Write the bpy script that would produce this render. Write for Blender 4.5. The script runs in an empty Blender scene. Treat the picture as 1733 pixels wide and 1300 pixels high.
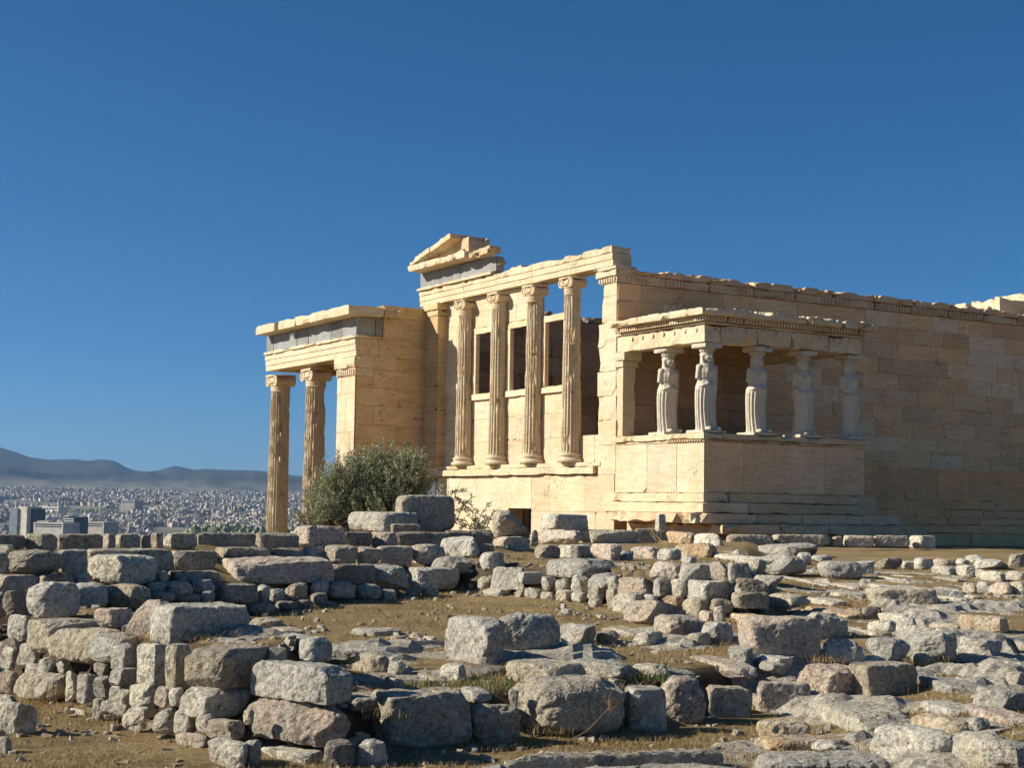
import bpy, math, random
import numpy as np
from mathutils import Vector, Matrix, noise as mn
R = math.radians
sc = bpy.context.scene
C = sc.collection

# ------------------------------------------------------------------ camera, sky, sun, exposure
EYE = 1.65
YAW, PIT, ROL, F, CX, CY = 0.544571, 0.079738, 0.015802, 2613.68, 866.5, 650.0
_w = np.array([math.sin(YAW)*math.cos(PIT), math.cos(YAW)*math.cos(PIT), math.sin(PIT)])
_r = np.array([math.cos(YAW), -math.sin(YAW), 0.0])
_u = np.cross(_r, _w)
AR = _r*math.cos(ROL)+_u*math.sin(ROL)
AU = -_r*math.sin(ROL)+_u*math.cos(ROL)
AW = _w
cd = bpy.data.cameras.new('camera')
cam = bpy.data.objects.new('camera', cd); C.objects.link(cam)
cd.sensor_width = 36; cd.sensor_fit = 'HORIZONTAL'; cd.lens = F/1733*36
cd.clip_start = 0.1; cd.clip_end = 60000
cam.matrix_world = Matrix(((AR[0], AU[0], -AW[0], 0), (AR[1], AU[1], -AW[1], 0), (AR[2], AU[2], -AW[2], EYE), (0, 0, 0, 1)))
sc.camera = cam

SUN_AZ, SUN_EL = R(300), R(29)          # compass azimuth (clockwise from +Y) and elevation
wd = bpy.data.worlds.new('World'); sc.world = wd; wd.use_nodes = True
nt = wd.node_tree; nt.nodes.clear()
sky = nt.nodes.new('ShaderNodeTexSky'); sky.sky_type = 'NISHITA'; sky.sun_disc = False
sky.sun_elevation = SUN_EL; sky.sun_rotation = SUN_AZ
sky.altitude = 150; sky.air_density = 0.62; sky.dust_density = 0.45; sky.ozone_density = 10.0
bg = nt.nodes.new('ShaderNodeBackground'); bg.inputs[1].default_value = 0.062
wo = nt.nodes.new('ShaderNodeOutputWorld')
hs = nt.nodes.new('ShaderNodeHueSaturation'); hs.inputs['Hue'].default_value = 0.489; hs.inputs['Saturation'].default_value = 1.08; hs.inputs['Value'].default_value = 1.05
nt.links.new(sky.outputs[0], hs.inputs['Color']); nt.links.new(hs.outputs[0], bg.inputs[0]); nt.links.new(bg.outputs[0], wo.inputs[0])
sl = bpy.data.lights.new('sun', 'SUN'); sl.energy = 5.0; sl.angle = R(0.53); sl.color = (1.0, 0.925, 0.775)
so = bpy.data.objects.new('sun', sl); C.objects.link(so)
sdir = Vector((math.sin(SUN_AZ)*math.cos(SUN_EL), math.cos(SUN_AZ)*math.cos(SUN_EL), math.sin(SUN_EL)))
so.rotation_euler = sdir.to_track_quat('Z', 'Y').to_euler(); so.location = sdir*80
sc.view_settings.view_transform = 'Standard'; sc.view_settings.look = 'None'
sc.view_settings.exposure = 0.55; sc.view_settings.gamma = 1.0; sc.view_settings.use_curve_mapping = False
sc.render.engine = 'CYCLES'
cy = sc.cycles
cy.use_denoising = True; cy.max_bounces = 8; cy.diffuse_bounces = 5; cy.glossy_bounces = 2
cy.transparent_max_bounces = 6; cy.volume_bounces = 0; cy.sample_clamp_indirect = 4

# ------------------------------------------------------------------ helpers
def ray(x, y):
    return AR*((x-CX)/F)-AU*((y-CY)/F)+AW
def at_plane(x, y, ax, val):
    d = ray(x, y); o = np.array([0, 0, EYE]); return o+d*((val-o[ax])/d[ax])
CU, SU = math.cos(YAW), math.sin(YAW)
def uv2w(u, v): return u*CU+v*SU, -u*SU+v*CU
def w2uv(x, y): return x*CU-y*SU, x*SU+y*CU

class MB:
    """collects quads and polygons with a colour each, builds one mesh"""
    def __init__(s): s.v = []; s.f = []; s.t = []; s.off = (0, 0, 0)
    def add(s, vs, fs, tint=(1, 1, 1)):
        n = len(s.v); s.v += [tuple(p) for p in vs]
        s.f += [tuple(i+n for i in f) for f in fs]
        if fs and isinstance(tint, list): s.t += tint
        else: s.t += [tint]*len(fs)
    def box(s, lo, hi, tint=(1, 1, 1)):
        x0, y0, z0 = lo; x1, y1, z1 = hi
        s.add([(x0, y0, z0), (x1, y0, z0), (x1, y1, z0), (x0, y1, z0), (x0, y0, z1), (x1, y0, z1), (x1, y1, z1), (x0, y1, z1)],
              [(0, 3, 2, 1), (4, 5, 6, 7), (0, 1, 5, 4), (1, 2, 6, 5), (2, 3, 7, 6), (3, 0, 4, 7)], tint)
    def rbox(s, lo, hi, seg=0.2, amp=0.012, chip=0.06, tint=(1, 1, 1), seed=0, fr=2.2, maxn=70, top=0.0):
        """worn block: subdivided faces, chipped arrises, uneven top"""
        lo = np.array(lo, float); hi = np.array(hi, float); d = hi-lo
        n = [max(1, min(maxn, int(round(d[i]/seg)))) for i in range(3)]
        idx = {}; vs = []; fs = []
        def vid(i, j, k):
            key = (i, j, k)
            if key in idx: return idx[key]
            q = (i/n[0], j/n[1], k/n[2]); p = lo+d*np.array(q)
            pv = Vector((p[0]*fr+seed*7.3, p[1]*fr, p[2]*fr))
            nv = mn.noise_vector(pv)
            nv2 = mn.noise_vector(pv*3.1)
            e = [(-1 if a == 0 else 1) if a in (0, m) else 0 for a, m in ((i, n[0]), (j, n[1]), (k, n[2]))]
            cnt = sum(1 for a in e if a)
            p = p+amp*(np.array(nv)+0.5*np.array(nv2))
            if cnt >= 2:
                c = max(0.0, mn.noise(pv*0.9+Vector((11.3, 4.1, 7.7)))+0.6*mn.noise(pv*2.7)-0.02)*chip*2.2+chip*0.12
                for a in range(3):
                    if e[a]: p[a] -= e[a]*min(c, d[a]*0.35)
            if top and k == n[2]:
                p[2] -= top*max(0.0, mn.noise(pv*0.55+Vector((3.1, 9.2, 1.7)))*1.6+0.5*mn.noise(pv*1.9)+0.1)
            idx[key] = len(vs); vs.append(tuple(p)); return idx[key]
        for k in (0, n[2]):
            for i in range(n[0]):
                for j in range(n[1]):
                    q = (vid(i, j, k), vid(i+1, j, k), vid(i+1, j+1, k), vid(i, j+1, k)); fs.append(q if k else q[::-1])
        for j in (0, n[1]):
            for i in range(n[0]):
                for k in range(n[2]):
                    q = (vid(i, j, k), vid(i+1, j, k), vid(i+1, j, k+1), vid(i, j, k+1)); fs.append(q[::-1] if j else q)
        for i in (0, n[0]):
            for j in range(n[1]):
                for k in range(n[2]):
                    q = (vid(i, j, k), vid(i, j+1, k), vid(i, j+1, k+1), vid(i, j, k+1)); fs.append(q if i else q[::-1])
        s.add(vs, fs, tint)
    def lathe(s, prof, c=(0, 0), n=32, tint=(1, 1, 1), cap=True):
        vs = []; fs = []
        for z, r in prof:
            for i in range(n):
                a = 2*math.pi*i/n; vs.append((c[0]+r*math.cos(a), c[1]+r*math.sin(a), z))
        m = len(prof)
        for k in range(m-1):
            for i in range(n):
                fs.append((k*n+i, k*n+(i+1) % n, (k+1)*n+(i+1) % n, (k+1)*n+i))
        if cap:
            fs.append(tuple(range(n))[::-1]); fs.append(tuple((m-1)*n+i for i in range(n)))
        s.add(vs, fs, tint)
    def prism(s, poly, ax, a0, a1, tint=(1, 1, 1)):
        """polygon in the two other axes, drawn out along axis ax"""
        o = [i for i in range(3) if i != ax]; n = len(poly); vs = []
        for a in (a0, a1):
            for p in poly:
                q = [0, 0, 0]; q[ax] = a; q[o[0]] = p[0]; q[o[1]] = p[1]; vs.append(q)
        fs = [tuple(range(n))[::-1], tuple(range(n, 2*n))]+[(i, (i+1) % n, (i+1) % n+n, i+n) for i in range(n)]
        s.add(vs, fs, tint)
    def build(s, name, mat, parent=None, smooth=False, loc=None):
        me = bpy.data.meshes.new(name)
        me.from_pydata(s.v, [], s.f); me.update()
        at = me.attributes.new('tint', 'FLOAT_COLOR', 'CORNER')
        arr = np.ones((len(me.loops), 4), np.float32)
        cnt = np.array([len(f) for f in s.f]); arr[:, :3] = np.repeat(np.array(s.t, np.float32), cnt, axis=0)
        at.data.foreach_set('color', arr.ravel())
        if smooth: me.polygons.foreach_set('use_smooth', np.ones(len(me.polygons), bool))
        me.materials.append(mat)
        o = bpy.data.objects.new(name, me); C.objects.link(o)
        if loc: o.location = loc
        if parent is not None: put(o, parent)
        return o
def put(o, parent):
    o.parent = parent
    if parent.get('_w') is not None: o.matrix_parent_inverse = Matrix.Translation(-Vector(parent['_w']))
def tag(o, label=None, cat=None, group=None, kind=None):
    if label: o['label'] = label
    if cat: o['category'] = cat
    if group: o['group'] = group
    if kind: o['kind'] = kind
    return o
def thing(name, label, cat, loc=(0, 0, 0), group=None, world_children=False):
    o = bpy.data.objects.new(name, None); C.objects.link(o); o.location = loc; o.empty_display_size = 0.2
    if world_children: o['_w'] = list(loc)
    return tag(o, label, cat, group)
def copy_tree(o, parent=None):
    c = o.copy(); C.objects.link(c)
    if parent is not None: c.parent = parent
    for ch in list(o.children): copy_tree(ch, c)
    return c

# ------------------------------------------------------------------ materials
class NT:
    def __init__(s, name, rough=0.85, spec=0.25):
        s.m = bpy.data.materials.new(name); s.m.use_nodes = True; s.t = s.m.node_tree
        s.b = s.t.nodes['Principled BSDF']; s.b.inputs['Roughness'].default_value = rough
        s.b.inputs['Specular IOR Level'].default_value = spec
    def n(s, ty, **kw):
        x = s.t.nodes.new(ty)
        for k, v in kw.items(): setattr(x, k, v)
        return x
    def l(s, a, b): s.t.links.new(a, b)
    def coord(s, scale=(1, 1, 1), rnd=False, kind='Object'):
        tc = s.n('ShaderNodeTexCoord'); mp = s.n('ShaderNodeMapping'); mp.inputs['Scale'].default_value = scale
        s.l(tc.outputs[kind], mp.inputs[0])
        if rnd:
            oi = s.n('ShaderNodeObjectInfo'); ml = s.n('ShaderNodeVectorMath', operation='SCALE')
            cv = s.n('ShaderNodeCombineXYZ')
            for i in range(3): s.l(oi.outputs['Random'], cv.inputs[i])
            s.l(cv.outputs[0], ml.inputs[0]); ml.inputs['Scale'].default_value = 53.0
            s.l(ml.outputs[0], mp.inputs['Location'])
        return mp.outputs[0]
    def noise(s, vec, scale, detail=6, rough=0.6, dist=0.0):
        x = s.n('ShaderNodeTexNoise'); x.inputs['Scale'].default_value = scale; x.inputs['Detail'].default_value = detail
        x.inputs['Roughness'].default_value = rough; x.inputs['Distortion'].default_value = dist; s.l(vec, x.inputs['Vector']); return x.outputs['Fac']
    def ramp(s, fac, stops):
        x = s.n('ShaderNodeValToRGB'); e = x.color_ramp.elements
        while len(e) < len(stops): e.new(0.5)
        for i, (p, c) in enumerate(stops):
            e[i].position = p; e[i].color = (*c, 1) if len(c) == 3 else c
        s.l(fac, x.inputs[0]); return x.outputs[0]
    def mix(s, a, b, fac, mode='MIX'):
        x = s.n('ShaderNodeMix', data_type='RGBA', blend_type=mode)
        for sock, val in ((x.inputs[6], a), (x.inputs[7], b), (x.inputs[0], fac)):
            if isinstance(val, (int, float)): sock.default_value = val
            elif isinstance(val, tuple): sock.default_value = (*val, 1)
            else: s.l(val, sock)
        return x.outputs[2]
    def math(s, op, a, b=0.0):
        x = s.n('ShaderNodeMath', operation=op)
        for i, val in enumerate((a, b)):
            if isinstance(val, (int, float)): x.inputs[i].default_value = val
            else: s.l(val, x.inputs[i])
        return x.outputs[0]
    def bump(s, h, strength, dist, prev=None):
        x = s.n('ShaderNodeBump'); x.inputs['Strength'].default_value = strength; x.inputs['Distance'].default_value = dist
        s.l(h, x.inputs['Height'])
        if prev is not None: s.l(prev, x.inputs['Normal'])
        return x.outputs[0]
    def tint(s):
        a = s.n('ShaderNodeAttribute'); a.attribute_name = 'tint'; return a.outputs['Color']
    def fin(s, col, nrm=None):
        s.l(col, s.b.inputs['Base Color'])
        if nrm is not None: s.l(nrm, s.b.inputs['Normal'])
        return s.m
B3 = lambda v: (v, v, v)

def marble(name, c0, c1, stain, vein_axis=(0.6, 0.6, 5.0), bumpy=1.0):
    m = NT(name, 0.75, 0.3)
    v = m.coord(); vs = m.coord(vein_axis)
    big = m.noise(v, 0.9, 5, 0.65, 0.6)
    col = m.mix(c0, c1, m.ramp(big, [(0.35, B3(0)), (0.68, B3(1))]))
    strk = m.noise(vs, 1.6, 7, 0.65, 1.2)
    col = m.mix(col, stain, m.ramp(strk, [(0.50, B3(0)), (0.64, B3(0.55)), (0.70, B3(0.15)), (0.8, B3(0.5))]))
    pat = m.noise(v, 0.42, 9, 0.72, 0.8)
    col = m.mix(col, stain, m.ramp(pat, [(0.52, B3(0)), (0.60, B3(0.38)), (0.66, B3(0.12)), (0.74, B3(0.5))]))
    fine = m.noise(v, 9, 8, 0.7)
    col = m.mix(col, m.ramp(fine, [(0.25, B3(0.72)), (0.5, B3(1.0)), (0.8, B3(1.08))]), 1.0, 'MULTIPLY')
    col = m.mix(col, m.tint(), 1.0, 'MULTIPLY')
    # thin dark cracks
    vc = m.n('ShaderNodeTexVoronoi', feature='DISTANCE_TO_EDGE'); vc.inputs['Scale'].default_value = 0.8
    nd = m.n('ShaderNodeTexNoise'); nd.inputs['Scale'].default_value = 2.5; nd.inputs['Detail'].default_value = 6
    m.l(v, nd.inputs['Vector'])
    av = m.n('ShaderNodeVectorMath', operation='ADD'); m.l(v, av.inputs[0])
    sv = m.n('ShaderNodeVectorMath', operation='SCALE'); sv.inputs['Scale'].default_value = 0.9
    m.l(nd.outputs['Color'], sv.inputs[0]); m.l(sv.outputs[0], av.inputs[1]); m.l(av.outputs[0], vc.inputs['Vector'])
    cr = m.ramp(vc.outputs['Distance'], [(0.0, B3(1)), (0.012, B3(0))])
    cm = m.math('MULTIPLY', cr, m.ramp(m.noise(v, 0.7, 3), [(0.5, B3(0)), (0.6, B3(0.75))]))
    col = m.mix(col, (0.10, 0.07, 0.045), cm)
    h = m.noise(v, 14, 9, 0.72)
    nr = m.bump(h, 0.55*bumpy, 0.03)
    nr = m.bump(strk, 0.35*bumpy, 0.03, nr)
    nr = m.bump(cm, -0.6, 0.03, nr) if False else nr
    return m.fin(col, nr)
M = {}
M['marble'] = marble('cream_marble', (0.66, 0.56, 0.40), (0.60, 0.47, 0.30), (0.52, 0.36, 0.20))
M['ochre'] = marble('ochre_marble', (0.64, 0.48, 0.27), (0.58, 0.41, 0.22), (0.42, 0.26, 0.12))
M['brown'] = marble('weathered_marble', (0.84, 0.555, 0.315), (0.78, 0.50, 0.27), (0.54, 0.32, 0.16))
M['honey'] = marble('honey_marble', (0.82, 0.575, 0.35), (0.76, 0.52, 0.30), (0.54, 0.34, 0.17))
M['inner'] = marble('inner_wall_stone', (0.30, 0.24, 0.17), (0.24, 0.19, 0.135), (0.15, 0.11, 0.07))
M['grey'] = marble('grey_limestone', (0.29, 0.295, 0.29), (0.22, 0.225, 0.22), (0.19, 0.175, 0.15), (3.0, 3.0, 0.7), 0.7)
M['statue'] = marble('statue_marble', (0.62, 0.56, 0.445), (0.54, 0.48, 0.38), (0.36, 0.30, 0.22), (3, 3, 0.8), 0.6)

def rock(name, cols, speck=0.5, lichen=0.3):
    """weathered limestone: broad patches of two colours, dark pits, pale scabs, rusty lichen"""
    m = NT(name, 0.92, 0.15)
    v = m.coord(rnd=True)
    a = m.noise(v, 1.8, 6, 0.6, 0.8)
    col = m.mix(cols[0], cols[1], m.ramp(a, [(0.40, B3(0)), (0.60, B3(1))]))
    b = m.noise(v, 3.6, 8, 0.7, 0.4)
    col = m.mix(col, cols[2], m.ramp(b, [(0.53, B3(0)), (0.66, B3(0.8))]))
    f = m.noise(v, 26, 8, 0.75)
    col = m.mix(col, m.ramp(f, [(0.34, B3(0.36)), (0.46, B3(1.10)), (0.64, B3(1.75))]), 1.0, 'MULTIPLY')
    f2 = m.noise(v, 75, 4, 0.8)
    col = m.mix(col, m.ramp(f2, [(0.33, B3(0.58)), (0.5, B3(1.08)), (0.68, B3(1.4))]), 1.0, 'MULTIPLY')
    d = m.noise(v, 11, 6, 0.8, 0.6)
    col = m.mix(col, (0.06, 0.055, 0.05), m.math('MULTIPLY', m.ramp(d, [(0.575, B3(0)), (0.64, B3(1))]), min(1, speck+0.2)))
    sc_ = m.noise(v, 7.5, 9, 0.78, 0.5)
    col = m.mix(col, (0.72, 0.68, 0.58), m.ramp(sc_, [(0.555, B3(0)), (0.64, B3(0.75))]))
    if lichen:
        lf = m.math('MULTIPLY', m.ramp(m.noise(v, 2.3, 7, 0.75, 0.3), [(0.60, B3(0)), (0.70, B3(1))]), lichen)
        col = m.mix(col, (0.42, 0.23, 0.10), lf)
    vc = m.n('ShaderNodeTexVoronoi', feature='DISTANCE_TO_EDGE'); vc.inputs['Scale'].default_value = 2.1
    nd = m.n('ShaderNodeTexNoise'); nd.inputs['Scale'].default_value = 3.5; nd.inputs['Detail'].default_value = 7; nd.inputs['Roughness'].default_value = 0.7; m.l(v, nd.inputs['Vector'])
    av = m.n('ShaderNodeVectorMath', operation='ADD'); sv = m.n('ShaderNodeVectorMath', operation='SCALE'); sv.inputs['Scale'].default_value = 0.7
    m.l(v, av.inputs[0]); m.l(nd.outputs['Color'], sv.inputs[0]); m.l(sv.outputs[0], av.inputs[1]); m.l(av.outputs[0], vc.inputs['Vector'])
    crk = m.math('MULTIPLY', m.ramp(vc.outputs['Distance'], [(0.0, B3(1)), (0.022, B3(0))]), m.ramp(m.noise(v, 1.7, 4), [(0.47, B3(0)), (0.56, B3(1))]))
    col = m.mix(col, (0.05, 0.042, 0.035), m.math('MULTIPLY', crk, 0.8))
    stn = m.noise(v, 1.3, 8, 0.75, 1.0)
    col = m.mix(col, (0.16, 0.14, 0.115), m.ramp(stn, [(0.56, B3(0)), (0.68, B3(0.6))]))
    oi = m.n('ShaderNodeObjectInfo')
    mr = m.n('ShaderNodeMapRange'); m.l(oi.outputs['Random'], mr.inputs[0]); mr.inputs[3].default_value = 0.82; mr.inputs[4].default_value = 1.14
    cc = m.n('ShaderNodeCombineColor')
    for i in range(3): m.l(mr.outputs[0], cc.inputs[i])
    col = m.mix(col, cc.outputs[0], 1.0, 'MULTIPLY')
    nr = m.bump(m.noise(v, 5, 9, 0.78, 0.3), 1.0, 0.10)
    nr = m.bump(f, 0.9, 0.022, nr)
    nr = m.bump(d, -0.5, 0.02, nr)
    nr = m.bump(crk, -0.8, 0.03, nr)
    return m.fin(col, nr)
M['g'] = rock('grey_rock', [(0.44, 0.415, 0.355), (0.53, 0.495, 0.42), (0.57, 0.49, 0.385)], 0.45, 0.10)
M['b'] = rock('beige_rock', [(0.52, 0.44, 0.32), (0.46, 0.41, 0.32), (0.58, 0.49, 0.36)], 0.5, 0.2)
M['p'] = rock('pink_rock', [(0.55, 0.43, 0.33), (0.48, 0.42, 0.35), (0.59, 0.48, 0.38)], 0.45, 0.3)
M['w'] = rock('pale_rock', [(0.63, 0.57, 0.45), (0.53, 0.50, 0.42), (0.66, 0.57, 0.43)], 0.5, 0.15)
M['o'] = rock('rusty_rock', [(0.58, 0.48, 0.33), (0.50, 0.34, 0.20), (0.58, 0.52, 0.41)], 0.6, 0.9)
M['bedrock'] = rock('bedrock_stone', [(0.47, 0.42, 0.335), (0.42, 0.39, 0.335), (0.52, 0.45, 0.34)], 0.5, 0.25)
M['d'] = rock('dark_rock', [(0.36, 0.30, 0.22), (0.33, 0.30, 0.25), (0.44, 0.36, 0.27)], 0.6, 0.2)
COLW = {'g': 'grey', 'b': 'beige', 'p': 'pinkish', 'w': 'pale', 'o': 'rusty orange', 'd': 'dark brown'}

def mat_ground():
    m = NT('dry_ground', 0.95, 0.1)
    v = m.coord()
    a = m.noise(v, 0.55, 6, 0.65, 0.5)
    col = m.mix((0.31, 0.22, 0.105), (0.39, 0.285, 0.145), m.ramp(a, [(0.38, B3(0)), (0.62, B3(1))]))
    bb = m.noise(v, 2.6, 9, 0.8, 0.3)
    col = m.mix(col, (0.21, 0.15, 0.09), m.ramp(bb, [(0.50, B3(0)), (0.66, B3(0.85))]))
    col = m.mix(col, (0.38, 0.30, 0.17), m.ramp(m.noise(v, 3.3, 7, 0.7), [(0.56, B3(0)), (0.7, B3(0.7))]))
    pt = m.noise(v, 1.15, 9, 0.78, 0.6)
    col = m.mix(col, (0.135, 0.095, 0.052), m.ramp(pt, [(0.50, B3(0)), (0.64, B3(0.75))]))
    col = m.mix(col, (0.46, 0.37, 0.21), m.ramp(m.noise(v, 7, 8, 0.8), [(0.55, B3(0)), (0.68, B3(0.8))]))
    f = m.noise(v, 38, 6, 0.8)
    col = m.mix(col, m.ramp(f, [(0.32, B3(0.38)), (0.5, B3(1.0)), (0.68, B3(1.6))]), 1.0, 'MULTIPLY')
    # steep banks are bare earth and rubble
    ge = m.n('ShaderNodeNewGeometry'); sx = m.n('ShaderNodeSeparateXYZ'); m.l(ge.outputs['True Normal'], sx.inputs[0])
    st = m.ramp(sx.outputs[2], [(0.72, B3(1)), (0.93, B3(0))])
    earth = m.ramp(m.noise(v, 7, 7, 0.7), [(0.3, (0.07, 0.05, 0.035)), (0.6, (0.16, 0.12, 0.08)), (0.75, (0.27, 0.22, 0.16))])
    col = m.mix(col, earth, st)
    nr = m.bump(f, 0.9, 0.03); nr = m.bump(bb, 0.6, 0.08, nr)
    return m.fin(col, nr)
M['ground'] = mat_ground()

def mat_terrain():
    m = NT('valley_ground', 0.95, 0.05)
    v = m.coord()
    a = m.noise(v, 0.004, 8, 0.7)
    col = m.ramp(a, [(0.35, (0.09, 0.095, 0.07)), (0.5, (0.19, 0.175, 0.14)), (0.65, (0.30, 0.27, 0.22))])
    b = m.noise(v, 0.0014, 10, 0.8, 0.5)
    # high slopes: scrub with bare limestone
    ge = m.n('ShaderNodeNewGeometry'); sx = m.n('ShaderNodeSeparateXYZ'); m.l(ge.outputs['Position'], sx.inputs[0])
    hi = m.ramp(m.math('MULTIPLY', sx.outputs[2], 0.002), [(0.16, B3(0)), (0.32, B3(1))])
    scrub = m.ramp(b, [(0.36, (0.025, 0.035, 0.03)), (0.52, (0.035, 0.042, 0.035)), (0.63, (0.07, 0.068, 0.055)), (0.72, (0.28, 0.25, 0.21))])
    return m.fin(m.mix(col, scrub, hi))
M['terrain'] = mat_terrain()
def plain(name, c, rough=0.7):
    m = NT(name, rough, 0.3); v = m.coord()
    col = m.mix(c, tuple(x*0.7 for x in c), m.ramp(m.noise(v, 0.15, 5), [(0.4, B3(0)), (0.65, B3(1))]))
    return m.fin(m.mix(col, m.tint(), 1.0, 'MULTIPLY'))
M['city'] = plain('plaster', (0.62, 0.60, 0.55))
M['glass'] = plain('dark_glass', (0.03, 0.05, 0.075), 0.25)
def leafmat(name, a, b):
    m = NT(name, 0.55, 0.3)
    oi = m.n('ShaderNodeTexCoord')
    col = m.mix(a, b, m.ramp(m.noise(oi.outputs['Object'], 2.5, 4), [(0.4, B3(0)), (0.6, B3(1))]))
    col = m.mix(col, m.tint(), 1.0, 'MULTIPLY')
    m.fin(col)
    tr = m.n('ShaderNodeBsdfTranslucent'); m.l(col, tr.inputs[0]); mx = m.n('ShaderNodeMixShader'); mx.inputs[0].default_value = 0.2
    out = [x for x in m.t.nodes if x.type == 'OUTPUT_MATERIAL'][0]
    m.l(m.b.outputs[0], mx.inputs[1]); m.l(tr.outputs[0], mx.inputs[2]); m.l(mx.outputs[0], out.inputs[0])
    return m.m
M['olive'] = leafmat('olive_leaves', (0.44, 0.45, 0.27), (0.31, 0.33, 0.19))
M['drygrass'] = leafmat('dry_grass_blades', (0.40, 0.29, 0.13), (0.30, 0.20, 0.085))
M['green'] = leafmat('green_weeds', (0.10, 0.13, 0.04), (0.16, 0.17, 0.06))
M['bark'] = plain('bark', (0.10, 0.075, 0.05), 0.9)

# ------------------------------------------------------------------ ground height (plan coordinates u to the right, v away)
def interp(x, pts):
    a = np.array(pts, float); return np.interp(x, a[:, 0], a[:, 1])
def sst(x): x = np.clip(x, 0, 1); return x*x*(3-2*x)
def sdist(u, v, pts):
    """signed distance to a polyline, positive on its left"""
    best = np.full(np.shape(u), 1e9); sg = np.ones(np.shape(u))
    n = len(pts)-1
    for i in range(n):
        (a, b), (c, d) = pts[i], pts[i+1]; ex, ey = c-a, d-b; L = ex*ex+ey*ey
        t = ((u-a)*ex+(v-b)*ey)/L
        t = np.clip(t, -1e6 if i == 0 else 0, 1e6 if i == n-1 else 1)
        dx = u-(a+t*ex); dy = v-(b+t*ey); q = dx*dx+dy*dy
        cr = ex*(v-b)-ey*(u-a)
        m = q < best; best = np.where(m, q, best); sg = np.where(m, np.sign(cr), sg)
    return np.sqrt(best)*np.where(sg == 0, 1, sg)
VROW = [(-9, 19), (-5.2, 14.4), (-4.6, 13.6), (-3.63, 12.45), (-1.94, 10.05), (-1.55, 9.75), (-1.1, 9.85), (-0.6, 10.55), (0.8, 11.35), (1.5, 12.1), (2.6, 13.3), (3.4, 14.1), (6, 16.0), (12, 19)]
TB = [(-9.0, 5.2), (-4.5, 14.2), (-2.95, 17.3), (-0.3, 22.6), (0.2, 23.6)]
TT = [(-9.0, 6.9), (-5.3, 15.9), (-3.0, 21.5), (-1.0, 24.5), (-0.2, 25.5)]
CE = [(-9.6, 7.6), (-5.9, 16.6), (-3.8, 22.6), (-1.5, 26.4), (-1.0, 30.5), (-0.75, 35.0), (3.5, 35.9), (3.75, 41)]
FF = [(-3, 23.6), (-0.4, 21.2), (0.9, 19.75), (1.58, 18.55), (2.9, 17.7), (4.5, 17.2)]
def gh(u, v):
    u = np.asarray(u, float); v = np.asarray(v, float)
    U = 0.30+0.0157*(np.clip(v, 9, 40)-11.4)
    L = 0.22*sst((u-1.8)/2.0)
    vr = interp(u, VROW)
    left = u < -1.15
    pd = (v-vr)*np.where(left, 0.58, 0.82)
    h = L+(U-L)*sst(pd/0.32)
    pile = sst(pd/0.42)*0.62*(1-sst((pd-1.25)/0.7))*sst((u+6.5)/1.0)*(1-sst((u+1.35)/0.35))
    h = np.maximum(h, pile)
    fr = sdist(u, v, FF)
    Fp = U+(0.88-U)*sst(fr/0.42)*sst((0.168*v+0.45-u)/0.8)
    h = np.where(v > 15, np.maximum(h, np.where(fr > 0, Fp, h)), h)
    a = sdist(u, v, TB); b = -sdist(u, v, TT)
    t = np.where(b <= 0, 1, np.clip(a, 0, 99)/(np.clip(a, 0, 99)+np.maximum(b, 1e-6)))
    zt = interp(u, [(-5.3, 1.12), (-3.0, 1.05), (-1.0, 1.02), (0, 0.95)])
    T = np.where(a > 0, U+(zt-U)*t**0.8, -9)
    out = sst((u+0.36*v+2.6)/1.6)       # the terrace dies away beyond what can be seen of it
    h = np.maximum(h, np.where((u < 0.4) & (a > 0), U+(T-U)*out, -9))
    c = sdist(u, v, CE)
    h = h+(-1.05-h)*sst(c/0.6)
    return h
def ghm(u, v):
    """surface of the earth itself: set back behind the faces of the stones"""
    h = gh(u, v)
    for a, b in ((0, -0.18), (0, -0.34), (0.16, -0.10), (0.30, -0.16), (-0.15, -0.2)): h = np.minimum(h, gh(u+a, v+b)+0.01)
    return h
def ground_hit(x, y, vmax=60.0):
    """where the line of sight through a point of the picture meets the ground: a point in plan"""
    d = ray(x, y); o = np.array([0, 0, EYE])
    ts = np.linspace(5, vmax, 900); P = o[None]+d[None]*ts[:, None]
    uu, vv = w2uv(P[:, 0], P[:, 1]); g = P[:, 2]-gh(uu, vv)
    i = np.argmax(g < 0)
    if g[i] >= 0: i = len(ts)-1
    j = max(i-1, 0); f = g[j]/(g[j]-g[i]+1e-9) if i else 0
    t = ts[j]+(ts[i]-ts[j])*np.clip(f, 0, 1)
    return o+d*t, t

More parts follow.
